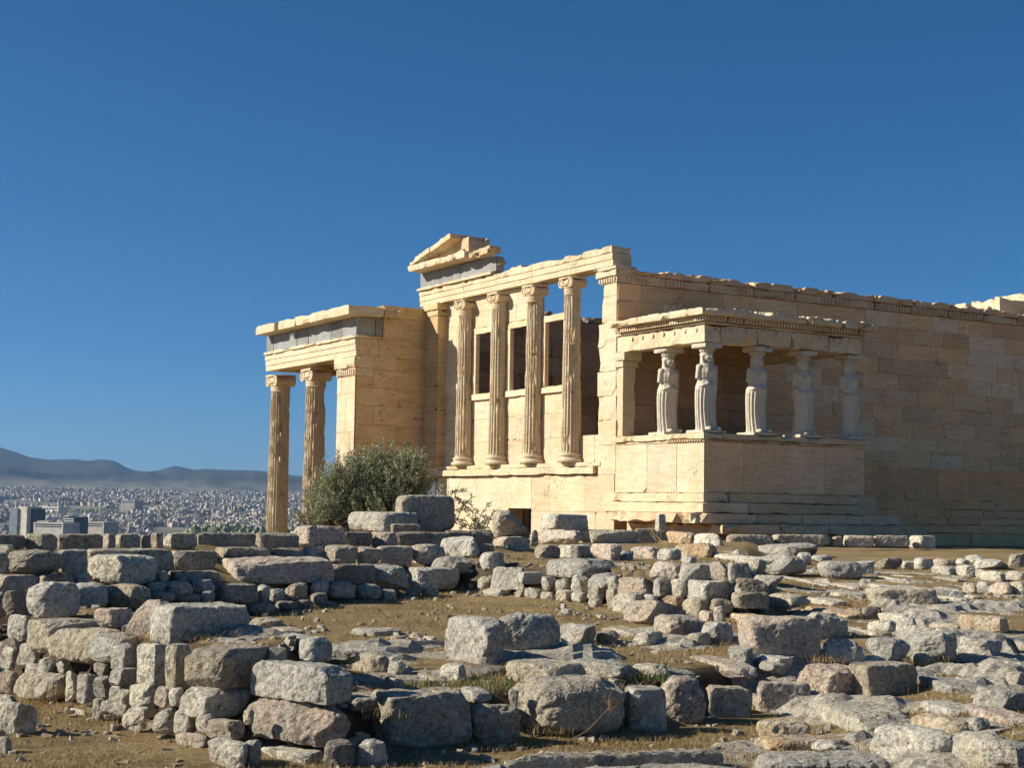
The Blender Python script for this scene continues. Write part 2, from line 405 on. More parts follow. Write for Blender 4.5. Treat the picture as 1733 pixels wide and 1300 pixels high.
# ------------------------------------------------------------------ setting: ground, valley, mountains, haze
def build_ground():
    us = np.concatenate([np.linspace(-90, -14, 20), np.arange(-13, -7, 0.5), np.arange(-7, 9, 0.13), np.arange(9, 16, 0.4), np.linspace(17, 90, 20)])
    vs = np.concatenate([np.linspace(-60, 3, 16), np.arange(4, 8, 0.5), np.arange(8, 27, 0.13), np.arange(27, 45, 0.3), np.arange(46, 64, 1.5), np.linspace(66, 110, 12)])
    UU, VV = np.meshgrid(us, vs)
    H = ghm(UU, VV)
    X, Y = uv2w(UU, VV)
    N = np.array([mn.fractal(Vector((a*0.6, b*0.6, 0.3)), 1.0, 2.0, 4) for a, b in zip(UU.ravel(), VV.ravel())]).reshape(UU.shape)
    H = H+0.028*N
    inside = (X > 24.5) & (Y > 31.5) & (X < 48) & (Y < 48)
    H = np.where(inside, np.minimum(H, 0.6), H)
    nu, nv = len(us), len(vs)
    me = bpy.data.meshes.new('ground')
    P = np.stack([X, Y, H], -1).reshape(-1, 3)
    q = np.arange((nv-1)*(nu-1)); i = q % (nu-1); j = q//(nu-1)
    faces = np.stack([j*nu+i, j*nu+i+1, (j+1)*nu+i+1, (j+1)*nu+i], 1)
    me.from_pydata(P.tolist(), [], faces.tolist()); me.update()
    me.polygons.foreach_set('use_smooth', np.ones(len(me.polygons), bool))
    me.materials.append(M['ground'])
    o = bpy.data.objects.new('ground', me); C.objects.link(o); o['kind'] = 'structure'
build_ground()

def build_bedrock():
    us = np.arange(-3.6, 12.5, 0.085); vs = np.arange(8.0, 31, 0.085)
    UU, VV = np.meshgrid(us, vs); G = ghm(UU, VV)
    mask = np.zeros_like(UU)
    for cu, cv, ru, rv in ((-1.4, 13.2, 1.25, 2.1), (2.6, 10.4, 1.7, 1.1), (0.95, 9.35, 1.5, 0.55), (3.0, 13.2, 1.2, 1.5), (4.3, 15.0, 1.9, 2.6), (4.6, 20.5, 2.0, 3.4), (6.6, 24, 2.2, 5), (4.6, 27, 2.6, 3.0), (1.7, 15.6, 1.0, 1.2), (0.2, 14.0, 0.9, 0.9), (8.8, 19, 2.6, 4), (7.0, 13.5, 2.2, 2.6), (10, 26, 2, 4)):
        mask = np.maximum(mask, 1-((UU-cu)/ru)**2-((VV-cv)/rv)**2)
    mask = np.clip(mask*1.6, 0, 1)
    thr = 0.22-0.24*sst((VV-14)/5)
    fl = np.array([mn.noise(Vector((a*0.95+b*0.25, b*0.62, 2.2)))*0.55+0.45*mn.noise(Vector((a*2.3, b*1.5, 5.1)))+0.12*mn.noise(Vector((a*8, b*7, 1.1))) for a, b in zip(UU.ravel(), VV.ravel())]).reshape(UU.shape)
    fine = np.array([mn.noise(Vector((a*5, b*5, 9.2)))+0.5*mn.noise(Vector((a*13, b*13, 4.2))) for a, b in zip(UU.ravel(), VV.ravel())]).reshape(UU.shape)
    q = (fl+thr)*mask*4.2; st = np.floor(q)+sst((q-np.floor(q))*3.2)
    Z = G-0.05+0.062*np.clip(st, -1, 4)+0.02*fine*(q > 0.3)
    X, Y = uv2w(UU, VV); nu, nv = len(us), len(vs)
    up = (Z > G-0.035) & (mask > 0.02)
    i, j = np.meshgrid(np.arange(nu-1), np.arange(nv-1)); a = (j*nu+i).ravel()
    sel = (up[:-1, :-1] | up[1:, 1:] | up[1:, :-1] | up[:-1, 1:]).ravel()
    f = np.stack([a, a+1, a+nu+1, a+nu], 1)[sel]; P = np.stack([X, Y, Z], -1).reshape(-1, 3)
    used, inv = np.unique(f, return_inverse=True)
    me = bpy.data.meshes.new('bedrock'); me.from_pydata(P[used].tolist(), [], inv.reshape(f.shape).tolist()); me.update()
    me.materials.append(M['bedrock'])
    o = bpy.data.objects.new('bedrock', me); C.objects.link(o); o['kind'] = 'structure'
build_bedrock()

RIDGE = [(-900, 792), (-500, 770), (-250, 752), (-100, 747), (0, 757), (30, 766), (55, 775), (90, 779), (130, 777.5), (150, 781), (172, 778), (190, 779), (202, 783), (215, 791), (232, 797), (252, 799), (275, 796), (299, 788.5), (318, 793), (335, 796), (350, 794), (385, 796), (440, 797), (507, 806), (600, 812), (800, 815), (1100, 822), (1500, 812), (1900, 800), (2300, 806), (2900, 812)]
def valley_z(r): return np.interp(r, [0, 3000, 9000, 10500, 30000], [-86, -86, 58, 75, 75])
def build_terrain():
    az = np.concatenate([np.radians(np.arange(-180, -34, 4.0)), np.radians(np.arange(-34, 40, 0.14)), np.radians(np.arange(40, 181, 4.0))])
    rr = np.concatenate([[130, 160, 220, 400, 800, 1500, 2500], np.arange(3000, 9000, 500), np.linspace(9000, 14000, 34), [14400, 15000, 16000, 17000]])
    A, RR = np.meshgrid(az, rr)
    px = CX+F*np.tan(np.clip(A, -1.2, 1.2))
    yr = interp(px, RIDGE); yh = 858.9+0.0158*(px-866.5)
    crest = (yh-yr)/F*np.cos(np.clip(A, -1.2, 1.2))*14000+EYE
    base = valley_z(RR)
    t = np.clip((RR-9000)/5000, 0, 1)
    nz = np.array([mn.ridged_multi_fractal(Vector((math.sin(a)*r*0.0007, math.cos(a)*r*0.0007, 1.7)), 1.0, 2.1, 6, 1.0, 2.0) for a, r in zip(A.ravel(), RR.ravel())]).reshape(A.shape)
    shape = t**1.5
    Z = base+(crest-base)*shape*(1-0.5*(1-t)*(nz-0.5))+np.where((t > 0) & (t < 1), (nz-1.0)*250*np.sin(np.pi*t)*(1-t), 0)
    Z = np.where(RR > 14000, crest-(RR-14000)*0.18, Z)
    Z = np.where(RR < 200, -60+0*Z, Z); Z = np.where(RR < 140, -3, Z)
    Z = np.maximum(Z, -86)
    # direction: plan azimuth measured from the viewing axis
    X, Y = uv2w(np.sin(A)*RR, np.cos(A)*RR)
    na, nr = len(az), len(rr)
    P = np.stack([X, Y, Z], -1).reshape(-1, 3)
    q = np.arange((nr-1)*(na-1)); i = q % (na-1); j = q//(na-1)
    faces = np.stack([j*na+i, j*na+i+1, (j+1)*na+i+1, (j+1)*na+i], 1)[:, ::-1]
    for nm, sel in (('terrain', rr[j] < 9000), ('mountains', rr[j] >= 9000)):
        fs = faces[sel]; used, inv = np.unique(fs, return_inverse=True)
        me = bpy.data.meshes.new(nm); me.from_pydata(P[used].tolist(), [], inv.reshape(fs.shape).tolist()); me.update()
        me.polygons.foreach_set('use_smooth', np.ones(len(me.polygons), bool)); me.materials.append(M['terrain'])
        o = bpy.data.objects.new(nm, me); C.objects.link(o); o['kind'] = 'structure'
build_terrain()

def build_haze():
    b = MB(); b.box((-17600, -17600, -88), (17600, 17600, 640))
    m = bpy.data.materials.new('haze'); m.use_nodes = True; t = m.node_tree; t.nodes.clear()
    pv = t.nodes.new('ShaderNodeVolumePrincipled'); out = t.nodes.new('ShaderNodeOutputMaterial')
    pv.inputs['Color'].default_value = (0.34, 0.58, 0.95, 1); pv.inputs['Density'].default_value = 0.000033
    pv.inputs['Anisotropy'].default_value = 0.2
    t.links.new(pv.outputs[0], out.inputs['Volume'])
    o = b.build('haze', m); o['kind'] = 'stuff'; o['label'] = 'thin blue haze over the distant city and mountains'; o['category'] = 'haze'
build_haze()

# ------------------------------------------------------------------ the city in the valley
def build_city():
    rng = np.random.default_rng(5)
    rec = []
    n = 62000
    az = np.radians(rng.uniform(-27, -2, n)); r = np.sqrt(rng.uniform(3300**2, 9300**2, n))
    for a, d in zip(az, r):
        cl = mn.noise(Vector((a*40, d*0.0016, 0.5)))
        if cl < -0.22: continue
        px = CX+F*math.tan(a)
        if 100 < px < 210 and 4700 < d < 5400: continue          # a dark wooded park
        k = rng.random()
        w = rng.uniform(6, 15)*(1.7 if k > 0.94 else 1); dd = rng.uniform(6, 14); h = rng.uniform(6, 17)*(1.6 if k < 0.05 else 1)
        if d > 7600: w *= 1.25; h *= 0.75
        g = rng.uniform(0.38, 0.85) if rng.random() < 0.72 else rng.uniform(0.85, 1.2); wm = rng.uniform(0.0, 0.17)
        rec.append((d, a, w, dd, h, rng.uniform(-0.7, 0.7), (g, g*(1-wm), g*(1-2.0*wm))))
    rec.sort(key=lambda q: q[0])
    inview = [i for i, q in enumerate(rec) if -18.6 < math.degrees(q[1]) < -7.5 and q[0] > 3650]
    single = set(inview[:280])
    def one(mb, q, origin=None):
        d, a, w, dd, h, rot, t = q
        x, y = uv2w(math.sin(a)*d, math.cos(a)*d); z = float(valley_z(d))-1
        ca, sa = math.cos(rot), math.sin(rot); ox, oy, oz = origin or (0, 0, 0)
        vs = []
        for zz in (z, z+h):
            for sx, sy in ((-1, -1), (1, -1), (1, 1), (-1, 1)):
                lx, ly = sx*w/2, sy*dd/2; vs.append((x+ca*lx-sa*ly-ox, y+sa*lx+ca*ly-oy, zz-oz))
        # roof box (stair head)
        fs = [(4, 5, 6, 7), (0, 1, 5, 4), (1, 2, 6, 5), (2, 3, 7, 6), (3, 0, 4, 7)]
        if d > 5200: mb.add(vs, fs, t); return (x, y, z)
        k = len(vs)
        for zz in (z+h, z+h+2.6):
            for sx, sy in ((-1, -1), (0.1, -1), (0.1, 0.3), (-1, 0.3)):
                lx, ly = sx*w*0.3, sy*dd*0.3; vs.append((x+ca*lx-sa*ly-ox, y+sa*lx+ca*ly-oy, zz-oz))
        fs = [(4, 5, 6, 7), (0, 1, 5, 4), (1, 2, 6, 5), (2, 3, 7, 6), (3, 0, 4, 7)]
        fs += [tuple(i+k for i in f) for f in fs]
        mb.add(vs, fs, t)
        return (x, y, z)
    mb = MB()
    for i, q in enumerate(rec):
        if i in single: continue
        one(mb, q)
    o = mb.build('distant_city', M['city'])
    tag(o, 'far mass of tiny pale buildings filling the valley below the mountains', 'city', None, 'stuff')
    for i in sorted(single):
        q = rec[i]; d, a = q[0], q[1]
        x, y = uv2w(math.sin(a)*d, math.cos(a)*d); z = float(valley_z(d))-1
        m2 = MB(); one(m2, q, (x, y, z))
        o = m2.build('apartment_block', M['city'], loc=(x, y, z))
        tag(o, 'tiny pale apartment block in the distant city just above the terrace wall', 'building', 'nearer blocks of the distant city')
    # landmarks of the left edge
    def spot(x, y, d):
        p = np.array([0, 0, EYE])+ray(x, y)*d; return p
    def slab(mb, x0, x1, y0, d, depth, tint=(1, 1, 1), zb=-90, ytop=None):
        a = spot(x0, y0, d); b = spot(x1, y0, d-0.55*(x1-x0)*d/F); e = (b-a); e[2] = 0; L = np.linalg.norm(e); e /= L
        nrm = np.array([-e[1], e[0], 0]); zt = a[2]
        p = [a, b, b+nrm*depth, a+nrm*depth]
        vs = [(q[0], q[1], zb) for q in p]+[(q[0], q[1], zt) for q in p]
        mb.add(vs, [(4, 5, 6, 7), (0, 1, 5, 4), (1, 2, 6, 5), (2, 3, 7, 6), (3, 0, 4, 7)], tint)
    d = 2200
    c = spot(37, 900, d)
    t = thing('tower_block', 'tall beige office tower with banded left side and dark glass right side', 'building', (c[0], c[1], -86), world_children=True)
    b1 = MB(); slab(b1, 17, 30, 860, d, 24, (0.35, 0.42, 0.5)); o = b1.build('glazed_wing', M['city'], t)
    b1 = MB()
    for k in range(14):
        yy = 861.5+k*4.4; a = spot(17, yy, d-1.2); bq = spot(30, yy, d-1.2); a2 = spot(30, yy+1.3, d-1.2)
        b1.add([(a[0], a[1], a2[2]), (bq[0], bq[1], a2[2]), (bq[0], bq[1], a[2]), (a[0], a[1], a[2]), (a[0]+.4, a[1]+2, a2[2]), (bq[0]+.4, bq[1]+2, a2[2]), (bq[0]+.4, bq[1]+2, a[2]), (a[0]+.4, a[1]+2, a[2])],
               [(0, 1, 2, 3), (3, 2, 6, 7), (0, 4, 5, 1), (0, 3, 7, 4), (1, 5, 6, 2)], (1.1, 1.15, 1.15))
    b1.build('balcony_band', M['city'], t)
    b1 = MB(); slab(b1, 30.2, 46, 857.5, d-3, 30, (1.15, 1.05, 0.88)); b1.build('tower_core', M['city'], t)
    b1 = MB(); slab(b1, 46.2, 57, 862, d, 24); b1.build('glass_side', M['glass'], t)
    d = 2000
    def single(x0, x1, y0, d, depth, name, label, mat, tint):
        c = spot((x0+x1)/2, y0, d); tt = thing(name, label, 'building', (c[0], c[1], -86), world_children=True)
        q = MB(); slab(q, x0, x1, y0, d, depth, tint); q.build('wall', M[mat], tt)
        
        for k in range(6):
            wq = MB(); e0 = spot(x0, y0+2.5+k*3.6, d); e1 = spot(x1, y0+2.5+k*3.6, d-0.55*(x1-x0)*d/F); e1[2] = e0[2]; dn = spot(x0, y0+2.5+k*3.6+1.7, d)[2]
            nn = np.array([e1[1]-e0[1], e0[0]-e1[0], 0]); nn /= np.linalg.norm(nn); L = e1-e0; p0 = e0+L*.05; p1 = e0+L*.95
            vs = [p0+nn*.5, p1+nn*.5, p1-nn*.2, p0-nn*.2]; vs = [(q_[0], q_[1], zz) for zz in (dn, e0[2]) for q_ in vs]
            wq.add(vs, [(4, 5, 6, 7), (0, 1, 5, 4), (1, 2, 6, 5), (2, 3, 7, 6), (3, 0, 4, 7), (3, 2, 1, 0)], (1, 1, 1)); wq.build('window_band', M['glass'] if mat == 'city' else M['city'], tt)
        q = MB(); slab(q, x0+(x1-x0)*.12, x0+(x1-x0)*.5, y0-2.2, d+6, depth*.4, (0.75, 0.75, 0.75), zb=float(c[2])); q.build('roof_plant', M['city'], tt)
    single(108, 126, 875, 1950, 26, 'glass_building', 'dark blue glass building standing just above the wall', 'glass', (1, 1, 1))
    single(57, 107, 884, 1900, 30, 'office_building', 'low wide grey building beside the tall tower', 'city', (0.8, 0.77, 0.72))
    single(130, 176, 883, 2100, 30, 'flat_building', 'low greyish building right of the dark glass building', 'city', (0.75, 0.7, 0.62))
    single(62, 99, 857.5, 4600, 40, 'long_building', 'long white low building behind the tall tower', 'city', (1.15, 1.1, 1.0))
    single(205, 228, 846.5, 4700, 40, 'round_tower', 'squat grey brown block rising above the dark park strip', 'city', (0.55, 0.52, 0.48))
    single(366, 377, 886, 1900, 12, 'small_church', 'small tan building among dark trees just above the wall', 'city', (0.75, 0.6, 0.4))
build_city()
def canopy(name, label, u0, v0, length, depth, height, zb, n, seed):
    """a far dark belt of treetops made of leaf-clump faces"""
    rng = np.random.default_rng(seed); mb = MB()
    for i in range(n):
        u = u0+rng.uniform(0, length); v = v0+rng.uniform(0, depth); hh = height*(0.55+0.45*math.sin(u*0.13+seed)**2)*rng.uniform(0.6, 1.1)
        x, y = uv2w(u, v); s = height*rng.uniform(0.16, 0.34)
        c = np.array([x, y, zb+hh-s]); k = 6
        vs = []
        for j in range(k): vs.append(c+s*np.array([math.cos(j*1.047)*rng.uniform(.6, 1.3), math.sin(j*1.047)*rng.uniform(.6, 1.3), rng.uniform(-.5, .3)]))
        vs.append(c+np.array([0, 0, s*rng.uniform(.6, 1)])); vs.append(c-np.array([0, 0, hh]))
        mb.add(vs, [(j, (j+1) % k, k) for j in range(k)]+[((j+1) % k, j, k+1) for j in range(k)], (0.6,)*3 if rng.random() < .5 else (0.9,)*3)
    o = mb.build(name, M['olive']); tag(o, label, 'trees', None, 'stuff'); return o
canopy('wooded_park', 'dark strip of far park trees in the city', -2.9/10*5000+20, 4850, 245, 350, 18, float(valley_z(4900)), 1500, 3)
canopy('treetops', 'dark treetops in the city just above the terrace wall', -255*1900/2614-260*1900/2614, 1750, 420, 160, 20, -42, 1500, 4)

# ------------------------------------------------------------------ the temple
XW, YP, YS, YN, XN = 25.0, 31.61, 35.59, 46.9, 22.27
rnd = random.Random(11)
def tv(lo, hi, warm=0.0):
    g = rnd.uniform(lo, hi); w = rnd.uniform(-warm, warm); return (g, g*(1-0.6*w), g*(1-1.6*w))
def ashlar(mb, O, e1, nrm, L, zs, bl=(1.15, 1.5), gap=0.014, proud=0.03, chip=0.35, tint=(0.88, 1.06, 0.06), back=(0.9, 0.88, 0.82), thick=0.5, new=0.0, newt=(1.2, 1.2, 1.22), jit=0.006, stagger=True, mul=(1, 1, 1)):
    """courses of squared blocks on a backing wall; chipped corners show the backing"""
    O = np.array(O, float); e1 = np.array(e1, float); nrm = np.array(nrm, float); up = np.array([0, 0, 1.0])
    z0, z1 = zs[0], zs[-1]
    p = [O+up*z0, O+e1*L+up*z0, O+e1*L+up*z1, O+up*z1]; q = [a-nrm*thick for a in p]
    flip = np.dot(np.cross(e1, up), nrm) < 0
    def addf(vs, fs, t): mb.add(vs, [f[::-1] for f in fs] if flip else fs, t)
    addf(p+q, [(0, 1, 2, 3), (7, 6, 5, 4), (0, 4, 5, 1), (1, 5, 6, 2), (2, 6, 7, 3), (3, 7, 4, 0)], back)
    for ci in range(len(zs)-1):
        a, b = zs[ci]+gap/2, zs[ci+1]-gap/2
        s = 0.0; first = True
        while s < L-0.05:
            l = rnd.uniform(*bl)
            if first and stagger and ci % 2: l *= 0.5
            first = False
            if L-(s+l) < bl[0]*0.45: l = L-s
            isnew = rnd.random() < new
            t = tuple(x*y for x, y in zip(tv(0.95, 1.05), newt)) if isnew else tv(*tint)
            t = tuple(x*y for x, y in zip(t, mul)); s0, s1 = s+gap/2, s+l-gap/2
            h = b-a; pts = []
            for (cs, cz, ds, dz) in ((s0, a, 1, 1), (s1, a, -1, 1), (s1, b, -1, -1), (s0, b, 1, -1)):
                if rnd.random() < chip and not isnew:
                    k = rnd.uniform(0.03, 0.16)*(2.2 if rnd.random() < chip*0.5 else 1); m = rnd.uniform(0.03, 0.14)*(1.8 if rnd.random() < chip*0.5 else 1)
                    k = min(k, (s1-s0)*0.45); m = min(m, h*0.45)
                    A = (cs+ds*k, cz); Bp = (cs, cz+dz*m); mid = (cs+ds*k*rnd.uniform(.25, .6), cz+dz*m*rnd.uniform(.25, .6))
                    seq = [Bp, mid, A]
                    if (ds, dz) in ((-1, 1), (1, -1)): seq = seq[::-1]
                    pts += seq
                else: pts.append((cs, cz))
            pr = proud+rnd.uniform(-jit, jit)
            n = len(pts)
            fr = [O+e1*x+up*z+nrm*pr for x, z in pts]; bk = [O+e1*x+up*z-nrm*0.01 for x, z in pts]
            addf(fr+bk, [tuple(range(n))]+[(i, i+n, (i+1) % n+n, (i+1) % n) for i in range(n)], t)
            s += l

temple = thing('temple', 'ancient cream marble temple ruin with fluted columns, porches and long block wall', 'temple', (25, 35.6, 0.7), world_children=True)
def lin(a, b, n): return [a+(b-a)*i/n for i in range(n+1)]

# --- south wall of the cella
mb = MB()
ashlar(mb, (XW, YS, 0), (1, 0, 0), (0, -1, 0), 23.0, [2.1, 3.08], bl=(1.3, 1.6), chip=0.3, tint=(0.9, 1.12, 0.05), back=(0.9, 0.8, 0.65), thick=0.65, gap=0.012, mul=(1.2, 0.93, 0.72))  # lowest course painted warmer, offsetting the blue sky light in the shade
ashlar(mb, (XW, YS, 0), (1, 0, 0), (0, -1, 0), 23.0, lin(3.08, 8.05, 10), mul=(1.06, 1.0, 0.92), bl=(1.15, 1.75), chip=0.5, tint=(0.86, 1.12, 0.07), back=(1.04, 1.2, 1.4), new=0.19, newt=(1.04, 1.2, 1.4), thick=0.65, gap=0.012)
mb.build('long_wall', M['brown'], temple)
mb = MB()
for i in range(14):      # wall crown with carved bands, broken along its top
    x0 = XW+i*1.645; x1 = x0+1.63
    mb.rbox((x0, YS-0.06, 8.06), (x1, YS+0.62, 8.30), 0.16, 0.008, 0.03, tv(0.82, 0.98, .05), i)
    mb.rbox((x0, YS-0.13, 8.305), (x1, YS+0.62, 8.54-rnd.uniform(0, 0.05)), 0.13, 0.012, 0.10, tv(0.85, 1.05, .05), i+20, top=0.10)
    if rnd.random() < 0.75:
        for j in range(int(1.6/0.13)):
            xx = x0+0.03+j*0.13
            if mn.noise(Vector((xx*1.3, 4.4, 2))) < 0.12: mb.box((xx, YS-0.098, 8.10), (xx+0.07, YS-0.055, 8.26), (0.92, 0.92, 0.92))
mb.build('wall_crown', M['honey'], temple)
mb = MB()
for k, (z0, z1, out) in enumerate(((1.80, 2.10, 0.10), (1.54, 1.795, 0.18), (1.31, 1.535, 0.36), (1.05, 1.305, 0.66), (0.55, 1.045, 0.95))):
    x = 30.9+k*0.15
    while x < 48.0:
        l = rnd.uniform(1.4, 2.2); mb.rbox((x, YS-out, z0), (min(x+l-0.01, 48.2), YS+0.3, z1), 0.25, 0.004, 0.02, tuple(p_*q_ for p_, q_ in zip(tv(0.98, 1.12, .04), (1.2, 0.90, 0.68))), k*31+int(x)); x += l  # step colour warmed in place of bounce light missing from the shade
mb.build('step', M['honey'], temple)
mb = MB()   # broken sunlit blocks on the far end of the wall
for a in ((40.35, 36.8, 8.0, 41.9, 37.9, 8.86), (41.95, 36.7, 8.0, 43.3, 38.0, 9.2), (43.35, 36.6, 8.0, 45.6, 38.2, 9.5), (42.4, 38.3, 8.0, 46.0, 39.0, 8.9)):
    mb.rbox(a[:3], a[3:], 0.2, 0.05, 0.14, tv(1.0, 1.12, .02), int(a[0]*3), top=0.12)
mb.build('cornice_fragment', M['marble'], temple)
mb = MB(); mb.box((38.5, 36.3, 0.6), (47.6, 46.0, 7.99), (0.8, 0.8, 0.8)); mb.build('cella_core', M['brown'], temple)

# --- west front: podium, wall with windows, engaged columns
mb = MB()
W = dict(bl=(1.3, 2.1), chip=0.18, tint=(0.93, 1.08, 0.05), back=(0.62, 0.55, 0.46), gap=0.008, proud=0.02)
ashlar(mb, (XW, 46.2, 0), (0, -1, 0), (-1, 0, 0), 46.2-41.35, [-1.1, -.2, .62, 1.55, 2.62], **W)
ashlar(mb, (XW, 40.0, 0), (0, -1, 0), (-1, 0, 0), 40.0-35.62, [-1.1, -.2, .62, 1.55, 2.62], **W)
ashlar(mb, (XW, 41.35, 0), (0, -1, 0), (-1, 0, 0), 1.35, [1.62, 2.62], **W)
ashlar(mb, (XW, 41.35, 0), (0, -1, 0), (-1, 0, 0), 1.35, [-1.1, .85], **W)
mb.box((25.9, 39.8, 0.6), (26.2, 41.6, 1.9), (0.3, 0.28, 0.25))
mb.build('podium', M['marble'], temple)
mb = MB()
mb.rbox((XW-0.16, 36.5, 2.64), (XW+0.7, 46.42, 2.86), 0.2, 0.008, 0.035, (1.05, 1.04, 1.02), 3)
mb.rbox((XW-0.06, 36.3, 2.865), (XW+0.6, 46.1, 2.985), 0.25, 0.006, 0.03, (1.0, 1.0, 1.0), 4)
mb.build('ledge', M['marble'], temple)
mb = MB()
XB = XW+0.22
def bay(y1, y0, zs, **kw):
    a = dict(W); a.update(bl=(0.7, 1.3), thick=0.1); a.update(kw)
    ashlar(mb, (XB, y1, 0), (0, -1, 0), (-1, 0, 0), y1-y0, zs, **a)
low = [2.99, 3.75, 4.5, 5.12]
bay(46.9, 44.02, [2.99, 3.75, 4.5, 5.3, 6.1, 6.9, 7.7, 8.56])          # north bay
bay(44.02, 42.8, low); bay(42.8, 41.85, [2.99, 3.75, 4.5, 5.3, 6.1, 6.9, 7.5]); bay(41.85, 40.6, low)
bay(40.6, 39.78, [2.99, 3.75, 4.5, 5.3, 6.1, 6.9, 7.5]); bay(39.78, 38.5, low); bay(38.5, 37.93, [2.99, 3.75, 4.5, 5.3, 6.1, 6.9, 7.3])
bay(37.93, 36.4, [2.99, 3.78])
bay(44.02, 39.95, [7.52, 8.04, 8.56])
mb.build('window_wall', M['marble'], temple)
for i, (a, b) in enumerate(((44.02, 42.8), (41.85, 40.6), (39.78, 38.5))):
    mb = MB()
    x0, x1 = XB-0.05, XB+0.09
    mb.box((x0, a-0.13, 5.33), (x1, a+0.12, 7.3), (1.08, 1.06, 1.02)); mb.box((x0, b-0.12, 5.33), (x1, b+0.13, 7.3), (1.08, 1.06, 1.02))
    mb.rbox((x0-0.01, b-0.25, 7.303), (x1, a+0.25, 7.515), 0.2, 0.006, 0.03, (1.1, 1.07, 1.02), i)
    o = mb.build('window', M['marble'], temple)
    mb = MB(); mb.rbox((x0-0.07, b-0.2, 5.125), (x1, a+0.2, 5.325), 0.2, 0.005, 0.02, (1.16, 1.14, 1.1), i+5); mb.build('sill', M['marble'], o)

def fluted(mb, z0, z1, r0, r1, nf=24, nz=40, seed=0, joints=(), wear=0.03):
    spf = 5; n = nf*spf; vs = []; fs = []; H = z1-z0
    zz = sorted(set([round(z0+H*i/nz, 4) for i in range(nz+1)]+[round(j+d, 4) for j in joints for d in (-0.02, 0, 0.02)]))
    for z in zz:
        t = (z-z0)/H; r = r0+(r1-r0)*(t+0.35*t*(t-1)*-0.5)
        jd = 0.025*r if any(abs(z-j) < 1e-3 for j in joints) else 0.0
        drum = sum(1 for j in joints if z > j)
        for i in range(n):
            a = 2*math.pi*i/n; f = (i % spf)/spf
            rr = r*(1-0.125*math.sin(math.pi*f)**0.8)-jd
            if z < z0+0.06 or z > z1-0.05: rr = r*0.985
            p = Vector((math.cos(a)*r*3.0+seed*9.1, math.sin(a)*r*3.0+drum*5.7, z*1.6))
            d = mn.noise(p)+0.5*mn.noise(p*2.7)
            if f == 0 or f > 0.75 or f < 0.25: rr -= max(0, d-0.05)*wear*2.2
            rr -= max(0, d-0.42)*wear*2.5
            rr += 0.008*mn.noise(Vector((drum*3.3+seed, math.cos(a), math.sin(a))))
            vs.append((rr*math.cos(a), rr*math.sin(a), z))
    m = len(zz)
    for k in range(m-1):
        for i in range(n): fs.append((k*n+i, k*n+(i+1) % n, (k+1)*n+(i+1) % n, (k+1)*n+i))
    fs.append(tuple((m-1)*n+i for i in range(n)))
    mb.add(vs, fs, (1, 1, 1))
def ionic_capital(mb, z0, r, s=1.0, seed=0):
    """necking, egg band, cushion with two volutes facing -X, thin abacus"""
    mb.lathe([(z0, r*1.0), (z0+0.02*s, r*1.06), (z0+0.04*s, r*1.0), (z0+0.26*s, r*1.03), (z0+0.28*s, r*1.12), (z0+0.31*s, r*1.1), (z0+0.36*s, r*1.26), (z0+0.42*s, r*1.3), (z0+0.44*s, r*1.2)], n=36)
    zc = z0+0.47*s; rv = r*0.54; yo = r*0.98; dx = r*1.06
    mb.rbox((-dx*0.97, -yo, zc-0.03*s), (dx*0.97, yo, zc+rv*0.78), 0.1, 0.01, 0.03, (1, 1, 1), seed)
    for sy in (-1, 1):
        prof = [(-1.0, 0.2), (-1.0, 0.42), (-0.9, 0.46), (-0.9, 0.62), (-1.02, 0.66), (-1.02, 0.98), (-0.85, 1.0), (-0.35, 0.74), (0, 0.68), (0.35, 0.74), (0.85, 1.0), (1.02, 0.98), (1.02, 0.66), (0.9, 0.62), (0.9, 0.46), (1.0, 0.42), (1.0, 0.2)]
        n = 20; vs = []; fs = []
        for x, q in prof:
            for i in range(n):
                a = 2*math.pi*i/n
                wob = 1+0.07*mn.noise(Vector((x*2+seed*3, math.cos(a)*2, math.sin(a)*2+sy)))
                vs.append((x*dx, sy*yo+q*rv*wob*math.cos(a), zc-0.01+q*rv*wob*math.sin(a)))
        for k in range(len(prof)-1):
            for i in range(n): fs.append((k*n+i, (k+1)*n+i, (k+1)*n+(i+1) % n, k*n+(i+1) % n))
        fs.append(tuple(range(n))); fs.append(tuple((len(prof)-1)*n+i for i in range(n))[::-1])
        mb.add(vs, fs, (1, 1, 1))
    zt = zc+rv*0.8
    mb.rbox((-r*1.22, -r*1.25, zt), (r*1.22, r*1.25, zt+0.09*s), 0.12, 0.008, 0.03, (1, 1, 1), seed+3)
    return zt+0.09*s
def attic_base(mb, z0, r, h):
    pr = []
    for i in range(7): a = math.pi*(i/6-0.5); pr.append((z0+h*0.2+h*0.2*math.sin(a), r*1.26+h*0.16*math.cos(a)))
    pr += [(z0+h*0.45, r*1.18), (z0+h*0.58, r*1.10), (z0+h*0.66, r*1.12)]
    for i in range(7): a = math.pi*(i/6-0.5); pr.append((z0+h*0.82+h*0.15*math.sin(a), r*1.12+h*0.10*math.cos(a)))
    pr.append((z0+h, r*1.02)); mb.lathe(pr, n=40)
for i, (y, jt) in enumerate(((44.37, (4.1,)), (42.2, (6.3,)), (40.07, (6.35,)), (37.97, (6.5, 7.5)))):
    mb = MB(); zb = 2.985
    fluted(mb, zb+0.26, 7.96, 0.305, 0.25, 20, 46, i*3+1, jt, 0.035)
    o = mb.build('column', M['marble'], temple, loc=(XW+0.05, y, 0))
    mb = MB(); attic_base(mb, zb, 0.295, 0.27); mb.build('base', M['marble'], o)
    mb = MB(); ionic_capital(mb, 7.94, 0.25, 0.78, i); mb.build('capital', M['marble'], o)
